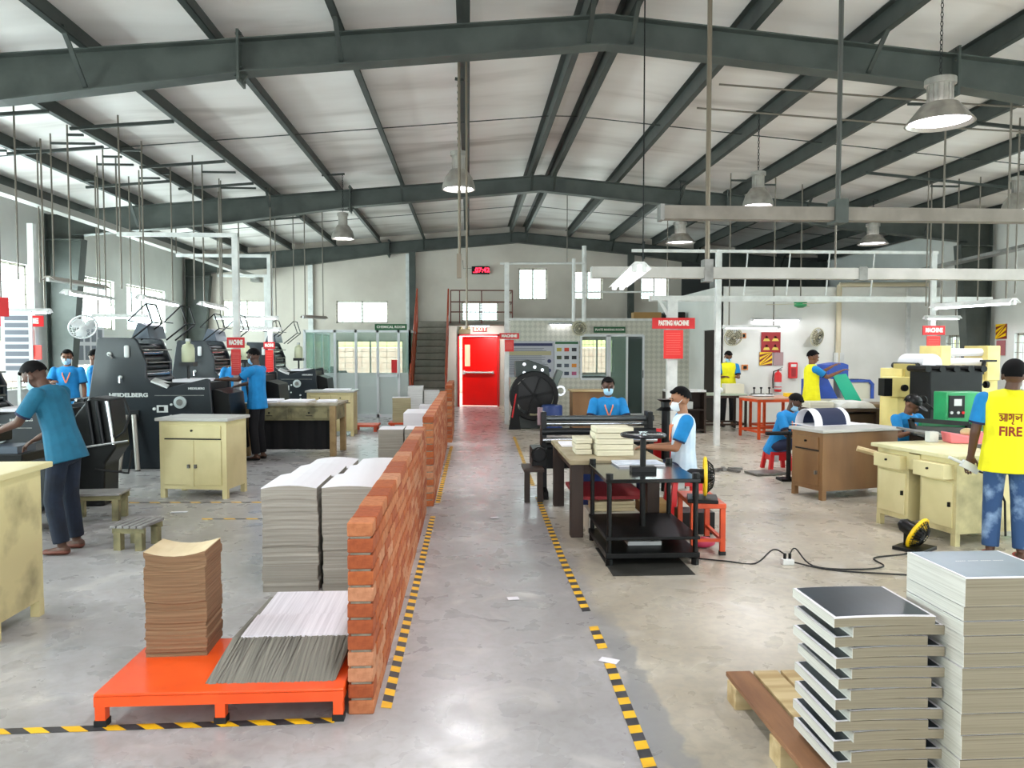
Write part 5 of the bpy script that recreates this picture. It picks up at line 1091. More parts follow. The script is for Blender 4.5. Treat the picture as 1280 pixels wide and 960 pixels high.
# ---------------------------------------------------------------- trunking, pipes, posts
def rod(label, x, y, z0, z1, r=.012, m=None, group='thin hanger rods'):
    return tag(MB().cyl((x, y, z0), (x, y, z1), r, n=6).build('hanger_rod', m or ROD), label, 'rod', group)
t = thing('cable_trunking', 'grey rectangular wiring trunking hung below the first steel frame', 'trunking', (0, 5.8, 0))
MB().box(1.46, 7.5, -.05, .05, 2.64, 2.74).build('duct', mat('trunk_grey', '#857d73', .5, 0, '#756d63', 5), t); MB().box(2.78, 2.88, -.07, .07, 2.62, 2.8).build('bracket', GREEN, t); MB().box(1.44, 1.47, -.055, .055, 2.63, 2.75).build('end_cap', STEEL, t)
rod('dark steel rod holding the near wiring trunking', 2.83, 5.8, 2.76, ztop(2.83) + .1, .017, mat('dark_rod', '#4b4c48', .5, .3), None)
t = thing('cable_trunking', 'white rectangular wiring trunking with lamp below, behind the grey one', 'trunking', (0, 6.9, 0))
MB().box(1.1, 8.4, -.05, .05, 2.3, 2.4).build('duct', mat('trunk_white', '#b8b5af', .5, 0, '#a9a69f', 4), t); MB().box(2.12, 2.2, -.06, .06, 2.27, 2.47).build('joint', STEEL, t); MB().box(3.55, 3.63, -.055, .055, 2.29, 2.41).build('joint', STEEL, t)
rod('bronze steel rod holding the white wiring trunking', 2.16, 6.9, 2.4, ztop(2.16) + .1, .022, BRASSY, None)
tag(MB().cyl((-.1, 8.6, 2.62), (-.1, 8.6, ztop(-.1) + .1), .016, n=8).cyl((-.02, 8.6, 1.9), (-.02, 8.6, ztop(0) + .1), .012, n=8).box(-.13, -.08, 8.57, 8.63, 2.45, 2.72).build('drop_conduit', BRASSY), 'pair of long drop conduits with switch hanging over the aisle', 'conduit')
rod('thin dark cable dropping from the ridge beside the bronze rod', 1.48, 6.5, 2.4, 5.1, .006, BLACK, None)
rod('pale rod dropping beside the flared lamp', 3.35, 6.9, 2.4, ztop(3.35) + .1, .009, ROD, None)
# frame of thin white pipes around the right work area
t = thing('pipe_frame', 'tall white square post frame around the pasting area', 'frame', (0, 13.1, 0))
MB().box(2.79, 8.2, -.025, .025, 3.33, 3.38).build('top_pipe', WHITE, t)
for x in (4.3, 8.12): MB().box(x - .045, x + .045, -.045, .045, 0, 3.38).build('post', WHITE, t)
MB().box(3.2, 9.5, .4, .48, 2.52, 2.62).build('lower_tray', WHITE, t)
for x in (4.75, 5.5, 6.2, 7.0): MB().cyl((x, 0, 2.6), (x + .06, 0, 3.33), .012, n=6).build('tie', WHITE, t)
t = thing('cable_tray', 'perforated steel cable tray along the right wall', 'cable tray', (0, 0, 0))
MB().bar((9.3, 16.9, 3.25), (8.5, 8.5, 3.32), .2, .05).build('tray', STEEL, t)
tag(MB().box(9.9, 9.98, 16.9, 16.97, 0, 3.05).build('corner_pipe', WHITE), 'white pipe standing against the partition near the right wall', 'pipe')
t = thing('drain_pipe', 'cream wall pipe with elbow beside the blue machine', 'pipe', (8.3, PT - .12, 0)); MB().cyl((0, 0, .0), (0, 0, 3.12), .055, n=12).cyl((0, 0, 3.12), (2.2, 0, 3.14), .05, n=12).build('pipe', mat('pipe_cream', '#cfc3a6', .5), t, smooth=True); MB().box(-.08, .12, -.05, .05, 1.3, 1.6).build('valve_box', WHITE, t)
t = thing('cable_tray', 'white steel cable tray above the row of presses', 'cable tray', (0, 0, 0))
MB().box(-6.08, -5.92, 6.0, 22.3, 3.66, 3.7).box(-6.08, -6.06, 6, 22.3, 3.7, 3.76).box(-5.94, -5.92, 6, 22.3, 3.7, 3.76).build('tray', mat('tray_grey', '#a5a39d', .5), t); MB().box(-6.1, -5.85, 22.0, 22.35, 3.58, 3.74).build('junction_box', STEEL, t)
for x0, x1, y, z, lab in ((-5.35, -3.54, 12.14, 3.45, 'white pipe frame standing between the two nearest presses'), (-5.9, -4.0, 16.0, 3.6, 'white pipe frame beside the farthest press'), (-6.1, -4.9, 19.2, 3.5, 'white pipe frame close to the end wall')):
    t = thing('pipe_frame', lab, 'frame', (0, y, 0)); MB().box(x0, x1, -.03, .03, z - .06, z).build('top_pipe', WHITE, t); MB().box(x1 - .09, x1, -.045, .045, 0, z).build('post', WHITE, t); MB().cyl((x0, 0, z), (x0, 0, ztop(x0) + .1), .012, n=6).build('hanger', ROD, t)
t = thing('pipe_frame', 'white pipe frame beside the red fire door', 'frame', (0, 17.2, 0)); MB().box(.8, .9, -.05, .05, 0, 3.6).build('post', WHITE, t); MB().cyl((.7, 0, 3.58), (2.6, 0, 3.6), .025, n=8).cyl((2.35, 0, 2.3), (2.35, 0, 3.7), .04, n=8).cyl((2.6, .1, 2.3), (2.6, .1, 4.0), .05, n=8).cyl((2.3, 0, 2.95), (4.2, 0, 2.97), .02, n=8).build('pipe_run', WHITE, t)
t = thing('sign_post', 'white square post carrying the pasting machine sign', 'post', (3.55, 13.3, 0)); MB().box(-.09, .09, -.05, .05, 0, 2.6).build('post', WHITE, t); MB().bar((-.25, 0, 2.55), (0, 0, 2.15), .05, .05).box(-.35, .35, -.04, .04, 2.52, 2.6).build('head_bracket', WHITE, t)
def machine_sign(label, body, loc, w_, h_, rz=0, sw=.34, sh=.5):
    t = thing('machine_sign', label, 'sign', loc, rz); MB().box(-w_ / 2, w_ / 2, -.012, .012, -h_ / 2, h_ / 2).build('board', RED, t, bevel=.003)
    text(body, h_ * .62, LETW, t, (0, -.014, 0), w_=.006, sx=w_ * .75 / (len(body) * h_ * .38))
    MB().box(-sw / 2, sw / 2, -.008, .008, -h_ / 2 - .02 - sh, -h_ / 2 - .02).build('instruction_sheet', mat('sheet_red', '#e2231f', .4), t)
    q = MB()
    for i in range(10): z = -h_ / 2 - .08 - i * (sh - .1) / 10; q.box(-sw * .38, sw * (.3 + .1 * random.random()), -.011, -.008, z - .004, z + .004)
    q.build('text_lines', mat('sheet_lines', '#f0685c', .5), t); return t
machine_sign('red sign with white letters reading PASTING MACHINE', 'PASTING MACHINE', (3.55, 13.2, 2.12), .75, .19)
machine_sign('small red machine sign on the white post beside the fire door', 'MACHINE', (.9, 17.1, 1.97), .44, .13, 0, .2, .26)
machine_sign('red machine sign board on the post beside the nearest press', 'MACHINE', (-4.87, 7.72, 2.08), .75, .19, 35, .34, .52)
machine_sign('faded red machine sign near the wall fan', 'MACHINE', (-6.85, 12.2, 2.1), .62, .17, 20, .3, .45)
machine_sign('small red sign on the white post between the presses', 'MACHINE', (-3.58, 12.07, 1.77), .26, .16, 10, .14, .4)
machine_sign('small red sign on the white frame by the farthest press', 'MACHINE', (-4.05, 15.9, 1.75), .22, .14, 10, .16, .45)
machine_sign('small red machine sign above the yellow machine', 'MACHINE', (8.12, 13.04, 2.0), .4, .16, 0, .24, .5)
tag(MB().box(-4.87 - .04, -4.87 + .04, 7.76, 7.84, 0, 2.2).build('sign_post', WHITE), 'white post behind the red sign board at the nearest press', 'post')
tag(MB().box(-6.72 - .045, -6.72 + .045, 12.28, 12.37, 0, 3.6).build('sign_post', WHITE), 'white post behind the faded red sign near the wall fan', 'post')
# ---------------------------------------------------------------- fluorescent fixtures
def fixture(label, p0, p1, lit=True, ntube=2, hang=True, group=None):
    p0, p1 = Vector(p0), Vector(p1); L_ = (p1 - p0).length; c = (p0 + p1) / 2
    t = thing('tube_lamp', label, 'lamp', c, 0, group); t.rotation_euler = (0, 0, math.atan2(p1.y - p0.y, p1.x - p0.x)); h = L_ / 2
    MB().prism([(-.035, .05), (.035, .05), (.09, .0), (.085, -.004), (.03, .03), (-.03, .03), (-.085, -.004), (-.09, .0)], 'x', -h, h).build('reflector', WHITE if lit else mat('fixture_dull', '#9d938a', .5), t)
    for k in range(ntube):
        y = (k - (ntube - 1) / 2) * .07; MB().cyl((-h + .04, y, -.005), (h - .04, y, -.005), .016, n=10).build('tube', TUBE if lit else KNOB, t, smooth=True)
        for s in (-1, 1): MB().box(s * h - (.04 if s > 0 else 0), s * h + (.04 if s < 0 else 0), y - .02, y + .02, -.025, .03).build('tube_holder', WHITE, t)
    if hang:
        for s in (-.8, .8):
            d = Vector((math.cos(t.rotation_euler.z), math.sin(t.rotation_euler.z), 0)) * h * s; zr = ztop(c.x + d.x) + .12 - c.z
            MB().cyl((h * s, 0, .05), (h * s, 0, zr), .012, n=6).build('hanger', ROD, t); xw = c.x + d.x; px = min(PX, key=lambda p: abs(p - xw)) - xw
            if .06 < abs(px): a_ = Vector((px, 0, 0)); a_.rotate(Euler((0, 0, -t.rotation_euler.z))); MB().bar((h * s, 0, zr - .13), (h * s + a_.x, a_.y, zr - .13), .03, .03).build('hanger_arm', PURL, t)
    return t
for p0, p1, lit, lab in (((-5.25, 10.4, 2.4), (-5.33, 11.8, 2.4), 1, 'lit tube lamp hanging above the press with the steel tubes'), ((-4.68, 11.3, 2.4), (-4.85, 13.1, 2.4), 1, 'long lit double tube lamp above the wire guards'), ((-4.33, 12.8, 2.4), (-4.43, 14.3, 2.4), 1, 'lit tube lamp hanging above the second press'), ((-5.64, 10.7, 2.6), (-5.58, 12.2, 2.6), 0, 'unlit grey tube fixture hanging by the left wall'), ((-6.5, 11, 2.19), (-5.8, 11.05, 2.17), 1, 'lit tube lamp next to the white wall fan'), ((-4.85, 15, 2.28), (-3.65, 15, 2.24), 1, 'lit tube lamp crossing in front of the end wall window'), ((-4.7, 15.84, 2.07), (-3.8, 15.84, 2.06), 1, 'low lit tube lamp beyond the second press'), ((-6.15, 13, 2.2), (-5.3, 13.05, 2.19), 1, 'lit tube lamp low over the second press feeder'), ((-6.5, 8.6, 2.55), (-5.6, 9.0, 2.53), 0, 'unlit brownish tube fixture at the left window'), ((1.25, 5.6, 2.25), (1.42, 7.3, 2.25), 1, 'lit double tube lamp hung under the white trunking'), ((5.85, 9.4, 2.17), (6.1, 8.3, 2.2), 1, 'lit tube lamp above the green machine'), ((7.85, 12.85, 2.2), (8.45, 12.85, 2.2), 1, 'short lit tube lamp above the yellow machine'), ((4.7, 14, 2.06), (5.75, 14, 2.07), 1, 'slim lit tube lamp above the orange tables')):
    fixture(lab, p0, p1, lit, 2 if 'double' in lab else 1, 'white trunking' not in lab)
t = fixture('lit tube lamp fixed to the white partition wall', (6.32, 16.9, 2.33), (7.43, 16.9, 2.33), 1, 1, False)
t = fixture('small lit tube lamp on the speckled wall above the notice board', (2.0, 19.2, 2.3), (2.6, 19.2, 2.3), 1, 1, False)
t = fixture('unlit tube lamp hanging before the white wall right of the last press', (-3.45, 16.3, 2.35), (-3.1, 16.9, 2.33), 0, 1, True)
# steel angles between purlins with rods
for x0, x1, y in ((-5.2, -3.75, 8.9), (-6.4, -5.0, 9.6), (-5.1, -3.8, 10.3), (-6.4, -5.1, 11.2), (-5.1, -3.8, 12.4), (-6.4, -5.0, 13.4), (-5.1, -3.8, 14.0), (-5.1, -3.7, 17.5), (6.6, 8.0, 9.8), (6.6, 9.2, 12.6)):
    tag(MB().bar((x0, y, ztop(x0) - .01), (x1, y, ztop(x1) - .01), .04, .04).build('steel_angle', PURL), 'short steel angle bolted under two purlins', 'steel angle', 'angles under the purlins')
for x, y, z0 in ((-5.4, 9.6, 2.5), (-4.5, 10.3, 2.45), (-6.0, 11.2, 2.6), (-4.3, 12.4, 2.45), (-5.7, 13.4, 2.3), (-4.4, 14.0, 2.45), (-4.4, 17.5, 2.2), (-3.9, 17.5, 2.2), (7.2, 9.8, 2.4), (7.7, 12.6, 2.4), (8.6, 12.6, 2.4), (2.2, 17.2, 3.6), (4.16, 16, 3.4)):
    rod('thin steel rod hanging straight down from the roof steel', x, y, z0, ztop(x) + .12, .011)
for y0, y1 in ((9.2, 9.2), (10.1, 10.1)): tag(MB().tube([(3.0, y0, ztop(3.0) - .1), (6, y0 - .3, ztop(6) - .12), (9.5, y0 - .8, ztop(9.5) - .1)], .012).build('ceiling_conduit', ROD), 'thin conduit strung below the purlins on the right', 'conduit', 'ceiling conduits')
# ---------------------------------------------------------------- wall fans, ceiling fan
cage_fan('white wall fan on the column beside the presses', (-6.6, 13.6, 1.95), 40, .22, WHITE, WHITE, .1, 30, 'wall_fan', False)
cage_fan('beige wall fan on the white partition behind the white post', (5.85, PT - .25, 1.85), 0, .2, mat('fan_beige', '#c9c3a8', .5), mat('fan_beige', '#c9c3a8', .5), .1, 20, 'wall_fan', False)
cage_fan('beige wall fan on the white partition near the drain pipe', (7.75, PT - .25, 1.85), 25, .2, mat('fan_beige', '#c9c3a8', .5), mat('fan_beige', '#c9c3a8', .5), .1, 10, 'wall_fan', False)
cage_fan('beige wall fan above the sliding glass door', (2.75, pr - .25, 2.1), -10, .18, mat('fan_beige', '#c9c3a8', .5), mat('fan_beige', '#c9c3a8', .5), .1, 10, 'wall_fan', False)
t = thing('ceiling_fan', 'green hubbed ceiling fan with thin blades over the orange tables', 'fan', (6.15, 14.0, 2.5))
MB().lathe([(.03, .1), (.1, .08), (.12, .03), (.11, -.03), (.05, -.06), (.001, -.06)], n=20).build('motor', GREENM, t, smooth=True); MB().cyl((0, 0, .08), (0, 0, ztop(6.15) - 2.45), .012, n=6).build('down_rod', ROD, t)
for k in range(3): a = R(120 * k + 175); MB().bar((.1 * math.cos(a), .1 * math.sin(a), .01), (.62 * math.cos(a), .62 * math.sin(a), .0), .12, .008).build('blade', mat('fan_beige', '#c9c3a8', .5), t)
# poster rows on the left wall and the red notice
t = thing('photo_strip', 'white strip of small printed photos hung beside the red machine sign', 'poster', (-6.0, 10.6, 1.75)); MB().box(-.2, .2, -.008, .008, -.42, .42).build('sheet', PAPER, t); MB().box(-.02, .02, .008, .04, -1.75, .42).build('pole', WHITE, t)
for k in range(8): MB().box(-.15, .15, -.012, -.008, .3 - k * .095, .36 - k * .095).build('photo', mat('photo_grey', '#7d808c', .6), t)
o = MB().box(-.15, .15, -.01, .01, -.11, .11).build('red_notice', mat('notice_red', '#f0453c', .6)); o.location = (-6.74, 12.28, 1.62); tag(o, 'bright red notice on the white post behind the distant workers', 'notice')
t = thing('photo_board', 'white board of small photos behind the second press tower', 'poster', (XL + .05, 16.6, 1.75), 90); MB().box(-.9, .9, -.008, .008, -.4, .4).build('sheet', PAPER, t)
for k in range(12): MB().box(-.8 + (k % 6) * .28, -.6 + (k % 6) * .28, -.012, -.008, -.3 + .38 * (k // 6), 0 + .35 * (k // 6)).build('photo', mat('photo_grey', '#7d808c', .6), t)
# ---------------------------------------------------------------- people
def remesh(q, name, m, parent, vox, it=4):
    o = q.build(name, m, parent)
    md = o.modifiers.new('r', 'REMESH'); md.mode = 'VOXEL'; md.voxel_size = vox
    sm = o.modifiers.new('s', 'SMOOTH'); sm.factor = .5; sm.iterations = it
    me = bpy.data.meshes.new_from_object(o.evaluated_get(bpy.context.evaluated_depsgraph_get()))
    old = o.data; o.modifiers.clear(); o.data = me; me.name = name
    if not me.materials: me.materials.append(m)
    bpy.data.meshes.remove(old)
    me.polygons.foreach_set('use_smooth', [True] * len(me.polygons))
    return o
def V(*a): return Vector(a)
def stand(h=1.65):
    k = h / 1.65
    J = dict(pel=V(0, 0, .88), che=V(0, 0, 1.30), nec=V(0, .0, 1.39), hd=V(0, .02, 1.535), sL=V(-.185, 0, 1.335), sR=V(.185, 0, 1.335), eL=V(-.23, -.01, 1.06), eR=V(.23, -.01, 1.06), wL=V(-.24, .06, .82), wR=V(.24, .06, .82),
             hL=V(-.085, 0, .86), hR=V(.085, 0, .86), kL=V(-.1, .02, .46), kR=V(.1, .02, .46), aL=V(-.11, -.02, .08), aR=V(.11, -.02, .08))
    return {n: v * k for n, v in J.items()}
def sit(seat=.45, lean=.0):
    d = .88 - seat - .06; J = stand()
    for n in ('pel', 'che', 'nec', 'hd', 'sL', 'sR', 'eL', 'eR', 'wL', 'wR', 'hL', 'hR'): J[n] = J[n] - V(0, 0, d)
    kz = max(seat + .04, .42)
    for s, n in ((-1, 'L'), (1, 'R')): J['k' + n] = V(s * .13, .4, kz); J['a' + n] = V(s * .14, .36 if seat > .3 else .5, .08)
    return lean_(J, lean)
def lean_(J, deg, names=('che', 'nec', 'hd', 'sL', 'sR', 'eL', 'eR', 'wL', 'wR')):
    if deg:
        m = Matrix.Rotation(R(-deg), 3, 'X'); p = J['pel']
        for n in names: J[n] = m @ (J[n] - p) + p
    return J
def person(label, loc, rz, J, shirt=None, trous=None, skin=None, vest=None, mask=None, look=(0, 0), vox=.009, bare=True, lany=True, shoes=None, sleeve=None):
    skin = skin or SKIN; shirt = shirt or TEE; trous = trous or TROU
    t = thing('person', label, 'person', loc, rz)
    up = (J['nec'] - J['pel']).normalized(); ac = (J['sR'] - J['sL']).normalized()
    hm = Matrix.Rotation(R(look[0]), 3, 'Z') @ Matrix.Rotation(R(-look[1]), 3, 'X')      # yaw, pitch down
    H = J['hd']; b = MB()
    b.ell(H + hm @ V(0, -.008, .02), (.075, .092, .092), 18, 12, hm); b.ell(H + hm @ V(0, .022, -.05), (.055, .062, .062), 14, 10, hm)
    b.ell(H + hm @ V(0, .092, -.02), (.013, .02, .024), 10, 8, hm); b.ell(H + hm @ V(0, .085, -.062), (.022, .01, .01), 10, 6, hm)
    for s in (-1, 1): b.ell(H + hm @ V(s * .078, -.012, -.008), (.012, .02, .032), 8, 8, hm); b.ell(H + hm @ V(s * .03, .082, .028), (.022, .01, .008), 8, 6, hm)
    b.ecap(J['nec'] - up * .06, H + hm @ V(0, -.012, -.04), .056, .052, .05, .05, ac)
    b.ecap(J['pel'], J['che'], .13, .085, .15, .085, ac); b.ecap(J['sL'], J['sR'], .045, .045, .045, .045, (0, 1, 0)); b.ecap(J['hL'], J['hR'], .08, .08, .08, .08, (0, 1, 0))
    for s, n in ((-1, 'L'), (1, 'R')):
        S_, E_, W_, Hh, K, A = (J[k + n] for k in 'sewhka')
        b.ecap(S_, E_, .044, .044, .036, .036); b.ecap(E_, W_, .038, .036, .026, .022)
        b.ecap(Hh, K, .075, .075, .052, .052); b.ecap(K, A, .052, .052, .034, .034); 
        b.ecap(A + V(0, -.03, -.035), A + V(0, .12, -.055), .038, .034, .04, .02, (1, 0, 0))
        d = (W_ - E_).normalized(); sd = d.cross(V(0, 0, 1)); sd = sd.normalized() if sd.length > .2 else V(0, 1, 0); nm = sd.cross(d).normalized()
        pe = W_ + d * .075; b.ecap(W_, pe, .03, .017, .04, .015, sd)
        for f, (o_, ln) in enumerate(((-.031, .062), (-.0105, .075), (.0105, .07), (.031, .055))):
            r0 = pe + sd * o_; r1 = r0 + d * ln * .55 - nm * .008; r2 = r1 + d * ln * .4 - nm * .03; b.ecap(r0 - d * .01, r1, .0088, .0088, .008, .008, n=8); b.ecap(r1, r2, .008, .008, .0065, .0065, n=8)
        th = W_ + d * .025 + sd * (-s) * .03; b.ecap(th, th + d * .035 + sd * (-s) * .025 - nm * .01, .012, .012, .009, .009, n=8); b.ecap(th + d * .035 + sd * (-s) * .025 - nm * .01, th + d * .06 + sd * (-s) * .025 - nm * .02, .009, .009, .0075, .0075, n=8)
    remesh(b, 'body', skin, t, vox * .8, 3)
    c = MB(); bt = J['pel'] - up * .12
    mid = (bt + J['che']) / 2 + up * .0
    c.ecap(bt, mid, .195, .148, .16, .117, ac, round0=False); c.ecap(mid, J['che'] + up * .0, .158, .115, .178, .115, ac); c.ecap(J['sL'] - up * .012, J['sR'] - up * .012, .056, .06, .056, .06, (0, 1, 0))
    c.ecap(J['che'], J['nec'] - up * .015, .12, .085, .06, .056, ac, round1=False)
    for n in 'LR':
        S_, E_ = J['s' + n], J['e' + n]; c.ecap(S_, S_ + (E_ - S_) * .72, .062, .062, .064, .06, round1=False)
    remesh(c, 'shirt', shirt, t, vox, 4)
    for n in 'LR':
        S_, E_ = J['s' + n], J['e' + n]; d = (E_ - S_); MB().ecap(S_ + d * .69, S_ + d * .755, .064, .062, .064, .061, round0=False, round1=False).build('sleeve_cuff', NAVY, t, smooth=True)
        if sleeve: remesh(MB().ecap(S_ - d * .02, S_ + d * .7, .07, .07, .071, .067, round1=False), 'blue_sleeve', sleeve, t, vox, 3)
    if vest:
        v = MB(); v.ecap(bt - up * .015, mid, .205, .158, .17, .128, ac, round0=False); v.ecap(mid, J['che'], .168, .126, .186, .126, ac)
        v.ecap(J['sL'] * .8 + J['sR'] * .2, J['sR'] * .8 + J['sL'] * .2, .068, .07, .068, .07, (0, 1, 0)); v.ecap(J['che'], J['nec'] - up * .005, .125, .1, .07, .066, ac, round1=False)
        vo = remesh(v, 'vest', vest, t, vox, 4)
        MB().ecap(J['nec'] - up * .035, J['nec'] + up * .02, .072, .068, .066, .062, ac, round0=False, round1=False).build('collar', vest, t, smooth=True)
    else: MB().ecap(J['nec'] - up * .04, J['nec'] + up * .012, .068, .064, .06, .056, ac, round0=False, round1=False).build('collar', LANY if lany else shirt, t, smooth=True)
    p = MB(); p.ecap(J['hL'], J['hR'], .095, .092, .095, .092, (0, 1, 0)); p.ecap(J['pel'] + up * .05, J['pel'] - up * .05, .148, .1, .15, .105, ac, round0=False)
    for n in 'LR':
        Hh, K, A = (J[k + n] for k in 'hka'); p.ecap(Hh, K, .086, .086, .068, .068); p.ecap(K, A + (K - A).normalized() * .02, .07, .07, .062, .062, round1=False)
    remesh(p, 'trousers', trous, t, vox, 4)
    for n in 'LR':
        A = J['a' + n]; s = MB(); s.ecap(A + V(0, -.035, -.05), A + V(0, .13, -.055), .044, .026, .046, .02, (1, 0, 0)); s.v = [(x, y, max(z, A.z - .08)) for x, y, z in s.v]; s.build('shoe', shoes or BLACK, t, smooth=True)
    hk = lambda v: v.z > -.05 - .62 * (-v.y) if v.y < 0 else v.z > -.05 + .78 * v.y
    MB().ell(H + hm @ V(0, -.016, .028), (.09, .105, .108), 24, 16, hm, hk).ell(H + hm @ V(0, .05, .092), (.05, .03, .02), 12, 8, hm).build('hair', HAIR, t, smooth=70)
    if mask:
        MB().ell(H + hm @ V(0, .018, -.045), (.066, .088, .066), 24, 16, hm, lambda v: v.y > .1 and v.z < .72).build('face_mask', mask, t, smooth=70)
        MB().tube([H + hm @ V(s * a, y, z) for s, a, y, z in ((-1, .062, .05, -.03), (-1, .08, .0, .01), (-1, .082, -.02, .0))], .0025, 4).tube([H + hm @ V(s * a, y, z) for s, a, y, z in ((1, .062, .05, -.03), (1, .08, .0, .01), (1, .082, -.02, .0))], .0025, 4).build('mask_loops', MASKW, t)
    e = MB(); 
    for s in (-1, 1): e.ell(H + hm @ V(s * .03, .083, .012), (.012, .006, .006), 10, 6, hm)
    e.build('eyes', mat('eye_dark', '#1a1512', .2), t, smooth=60)
    e = MB()
    for s in (-1, 1): e.ell(H + hm @ V(s * .031, .084, .035), (.02, .006, .005), 10, 6, hm)
    e.build('eyebrows', HAIR, t)
    if lany and not vest:
        f = ac.cross(up); f = -f if f.y < 0 else f
        if (f @ V(0, 1, 0)) < 0: f = -f
        MB().tube([J['nec'] + ac * -.055 + up * .01, J['che'] + ac * -.05 + f * .123 - up * .02, J['che'] + f * .132 - up * .16], .009, 5).tube([J['nec'] + ac * .055 + up * .01, J['che'] + ac * .05 + f * .123 - up * .02, J['che'] + f * .132 - up * .16], .009, 5).build('lanyard', LANY, t)
    return t
# 1: leaning worker at the nearest press, seen from his right side, facing -x
J = stand(1.62); lean_(J, 14); J['hd'] += V(0, .05, -.05); J['eR'] = J['sR'] + V(.03, .03, -.27); J['wR'] = J['eR'] + V(-.04, .19, -.12); J['eL'] = J['sL'] + V(-.02, .14, -.22); J['wL'] = J['eL'] + V(.02, .2, -.08); J['kL'] += V(0, .03, 0)
person('leaning worker in blue shirt and jeans at the nearest press', (-3.3, 6.45, 0), 88, J, TEE, JEANS, SKIND, None, MASKM, (0, 42), .008, shoes=mat('sandal_red', '#6d3a2c', .6))
# 2, 3: two workers by the left wall behind
J = stand(); J['eR'] = J['sR'] + V(.05, .12, -.22); J['wR'] = J['eR'] + V(-.1, .2, .05)
person('distant worker in blue facing out beside the second press', (-6.32, 12.5, 0), 195, J, TEEB, TROU, SKIN, None, MASKM, (0, 10), .011)
J = stand(); J['eR'] = J['sR'] + V(.02, .2, -.15); J['wR'] = J['eR'] + V(0, .24, .05)
person('distant worker in blue turned toward the second press', (-6.2, 13.1, 0), -70, J, TEEB, TROU, SKIN, None, MASKM, (0, 20), .011)
# 4: worker reaching to the press table
J = stand(1.68); J['eR'] = J['sR'] + V(.02, .17, -.2); J['wR'] = J['eR'] + V(0, .23, -.05); J['eL'] = J['sL'] + V(0, .2, -.14); J['wL'] = J['eL'] + V(0, .26, .0); J['hd'] += V(0, .03, -.01)
person('stout worker in bright blue shirt reaching to the press table', (-3.18, 11.75, 0), 80, J, TEEB, TROU, SKIND, None, MASKM, (0, 22), .009)
# 5: worker with his back turned between presses
J = stand(1.62); J['eL'] = J['sL'] + V(-.05, .1, -.24); J['wL'] = J['eL'] + V(.08, .2, .0)
person('worker in blue seen from behind between the two presses', (-3.95, 13.3, 0), 15, J, TEEB, NAVY, SKIN, None, None, (0, 10), .011)
# 6: seated worker facing the aisle behind the roller machine
J = sit(.45); J['eL'] = J['sL'] + V(-.06, .1, -.24); J['wL'] = J['eL'] + V(.18, .16, .02); J['eR'] = J['sR'] + V(.06, .1, -.24); J['wR'] = J['eR'] + V(-.18, .16, .02)
J['kL'], J['kR'] = V(-.13, .3, .48), V(.13, .3, .48); J['aL'], J['aR'] = V(-.14, .3, .08), V(.14, .3, .08)
person('seated worker in bright blue with orange lanyard behind the roller machine', (1.85, 10.15, 0), 178, J, TEEB, TROU, SKIND, None, MASKM, (0, 14), .009)
# 7: pale blue shirted worker at the table, facing -x
J = sit(.45); J['eR'] = J['sR'] + V(.02, .06, -.27); J['wR'] = J['eR'] + V(-.03, .27, -.01); J['eL'] = J['sL'] + V(-.02, .1, -.25); J['wL'] = J['eL'] + V(.06, .25, .0); J['hd'] += V(0, .02, 0)
t = person('seated worker in pale shirt with blue sleeves at the wooden table', (2.1, 7.4, 0), 82, J, PALEB, NAVY, mat('skin_tan', '#9a6a4c', .55), None, MASKW, (12, 12), .008, sleeve=TEEB)
# 8: vest worker by the dark table; 9: vest worker with teal sheet
J = stand(1.62); J['eL'] = J['sL'] + V(-.02, .1, -.24); J['wL'] = J['eL'] + V(.08, .22, .02); J['eR'] = J['sR'] + V(.04, .1, -.24); J['wR'] = J['eR'] + V(-.08, .22, .02)
person('worker in yellow vest packing at the dark table by the wall', (5.6, 16.35, 0), 175, J, TEEB, TROU, SKIN, VEST, MASKM, (0, 30), .011)
J = stand(1.64); J['eR'] = J['sR'] + V(.02, .2, -.14); J['wR'] = J['eR'] + V(0, .22, .1); J['eL'] = J['sL'] + V(0, .22, -.08); J['wL'] = J['eL'] + V(.02, .2, .12)
person('worker in yellow vest holding up the teal sheet', (6.02, 13.2, 0), -95, J, TEEB, TROU, SKIN, VEST, None, (0, 18), .01)
# 10, 11: workers on low stools
J = sit(.28, 22); J['eL'] = J['sL'] + V(-.05, .12, -.24); J['wL'] = J['eL'] + V(.1, .2, -.02); J['eR'] = J['sR'] + V(.05, .12, -.24); J['wR'] = J['eR'] + V(-.1, .2, -.02)
person('worker in blue crouched on a low red stool beside the plywood cabinet', (4.27, 10.4, 0), 215, J, TEEB, NAVY, SKIND, None, MASKM, (0, 45), .009)
J = sit(.28, 18); J['eL'] = J['sL'] + V(-.05, .14, -.22); J['wL'] = J['eL'] + V(.12, .2, .04); J['eR'] = J['sR'] + V(.06, .14, -.2); J['wR'] = J['eR'] + V(-.05, .22, .08)
t = person('worker in blue with black cap seated at the green machine', (5.62, 9.75, 0), 195, J, TEEB, NAVY, SKIN, None, None, (20, 35), .009)
hm = Matrix.Rotation(R(20), 3, 'Z') @ Matrix.Rotation(R(-35), 3, 'X')
MB().ell(J['hd'] + hm @ V(0, -.01, .045), (.092, .108, .09), 20, 12, hm, lambda v: v.z > -.05).ell(J['hd'] + hm @ V(0, .13, .045), (.07, .07, .01), 14, 8, hm).build('cap', BLACK, t, smooth=60)
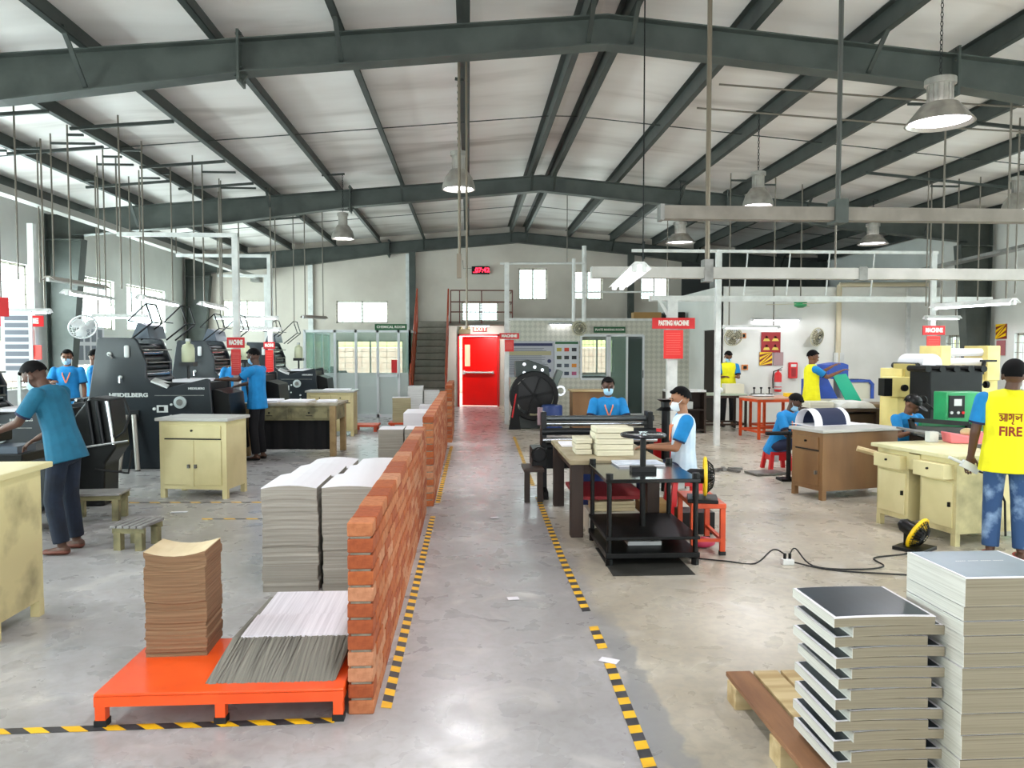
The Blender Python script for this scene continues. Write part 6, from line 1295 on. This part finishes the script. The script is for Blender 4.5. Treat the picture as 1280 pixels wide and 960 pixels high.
# 12: vest worker with the FIRE lettering, back to the camera
J = stand(1.56); J['eL'] = J['sL'] + V(-.05, .0, -.26); J['wL'] = J['eL'] + V(-.02, .08, -.21); J['hd'] += V(.03, .0, 0)
t = person('worker in yellow fire vest and faded jeans seen from behind', (4.24, 5.8, 0), -30, J, TEEB, JEANSW, SKIND, VEST, None, (-10, 5), .007, shoes=DRED)
vo = [c for c in t.children if c.name.startswith('vest')][0]
bvh = BVHTree.FromPolygons([v.co.copy() for v in vo.data.vertices], [tuple(p.vertices) for p in vo.data.polygons])
me = text_mesh('FIRE', .1, .0, .003); bm = bmesh.new(); bm.from_mesh(me)
bmesh.ops.triangulate(bm, faces=bm.faces); bmesh.ops.subdivide_edges(bm, edges=bm.edges, cuts=1)
def onvest(x, z):
    h = bvh.ray_cast(V(x, -1, z), V(0, 1, 0)); return h[0] + V(0, -.003, 0) if h[0] else V(x, -.13, z)
for v in bm.verts: v.co = onvest(v.co.x * .85, v.co.y + 1.02)
bm.to_mesh(me); bm.free(); me.materials.clear(); PRT = mat('print_red', '#8f2d1a', .7); me.materials.append(PRT); piece(me, 'vest_lettering', t)
strokes = [[(-.05, 1), (1.05, 1)], [(1.12, 1), (1.9, 1)], [(1.98, 1), (2.95, 1)], [(.04, .66), (.2, .8), (.38, .72), (.36, .54), (.2, .47)], [(.2, .47), (.4, .4), (.42, .2), (.25, .08), (.06, .2)], [(.4, .3), (.55, .32), (.72, .52)], [(.72, 1), (.72, 0)], [(.95, 1), (.95, 0)],
           [(1.18, .74), (1.32, .9), (1.5, .84), (1.55, .6), (1.44, .36), (1.28, .3), (1.22, .44), (1.34, .54)], [(1.76, 1), (1.76, 0)], [(1.74, -.06), (1.6, -.18), (1.68, -.34), (1.86, -.3)], [(2.02, .74), (2.28, .68), (2.4, .48), (2.28, .3), (2.1, .38), (2.14, .56)], [(2.38, .52), (2.76, .72)], [(2.76, 1), (2.76, 0)]]
q = MB(); sc_ = .053
for st_ in strokes:
    P = []
    for (xa, ya), (xb, yb) in zip(st_, st_[1:]): P += [(xa + (xb - xa) * i / 4, ya + (yb - ya) * i / 4) for i in range(4)]
    P.append(st_[-1]); q.tube([onvest((x - 1.45) * sc_, 1.1 + y * sc_ * 1.1) for x, y in P], .0042, 5)
q.build('vest_script', PRT, t)
tl = thing('hand_tool', 'white gripped hand tool with cord held by the fire vest worker', 'tool', (0, 0, 0))
wp = t.matrix_basis @ J['wL']
bpy.context.view_layer.update(); wp = t.matrix_world @ (J['wL'] + (J['wL'] - J['eL']).normalized() * .1)
MB().cyl(wp + V(-.16, .02, .08), wp + V(-.05, .0, .03), .012, n=8).build('nozzle', KNOB, tl); MB().bar(wp + V(-.06, 0, .035), wp + V(.06, -.02, -.03), .045, .06).build('grip', KNOB, tl); MB().tube([wp + V(.06, -.02, -.03), wp + V(.2, -.02, -.08), wp + V(.35, .05, -.3), wp + V(.4, .1, -.6)], .009, 6).build('cord', RUBBER, tl)
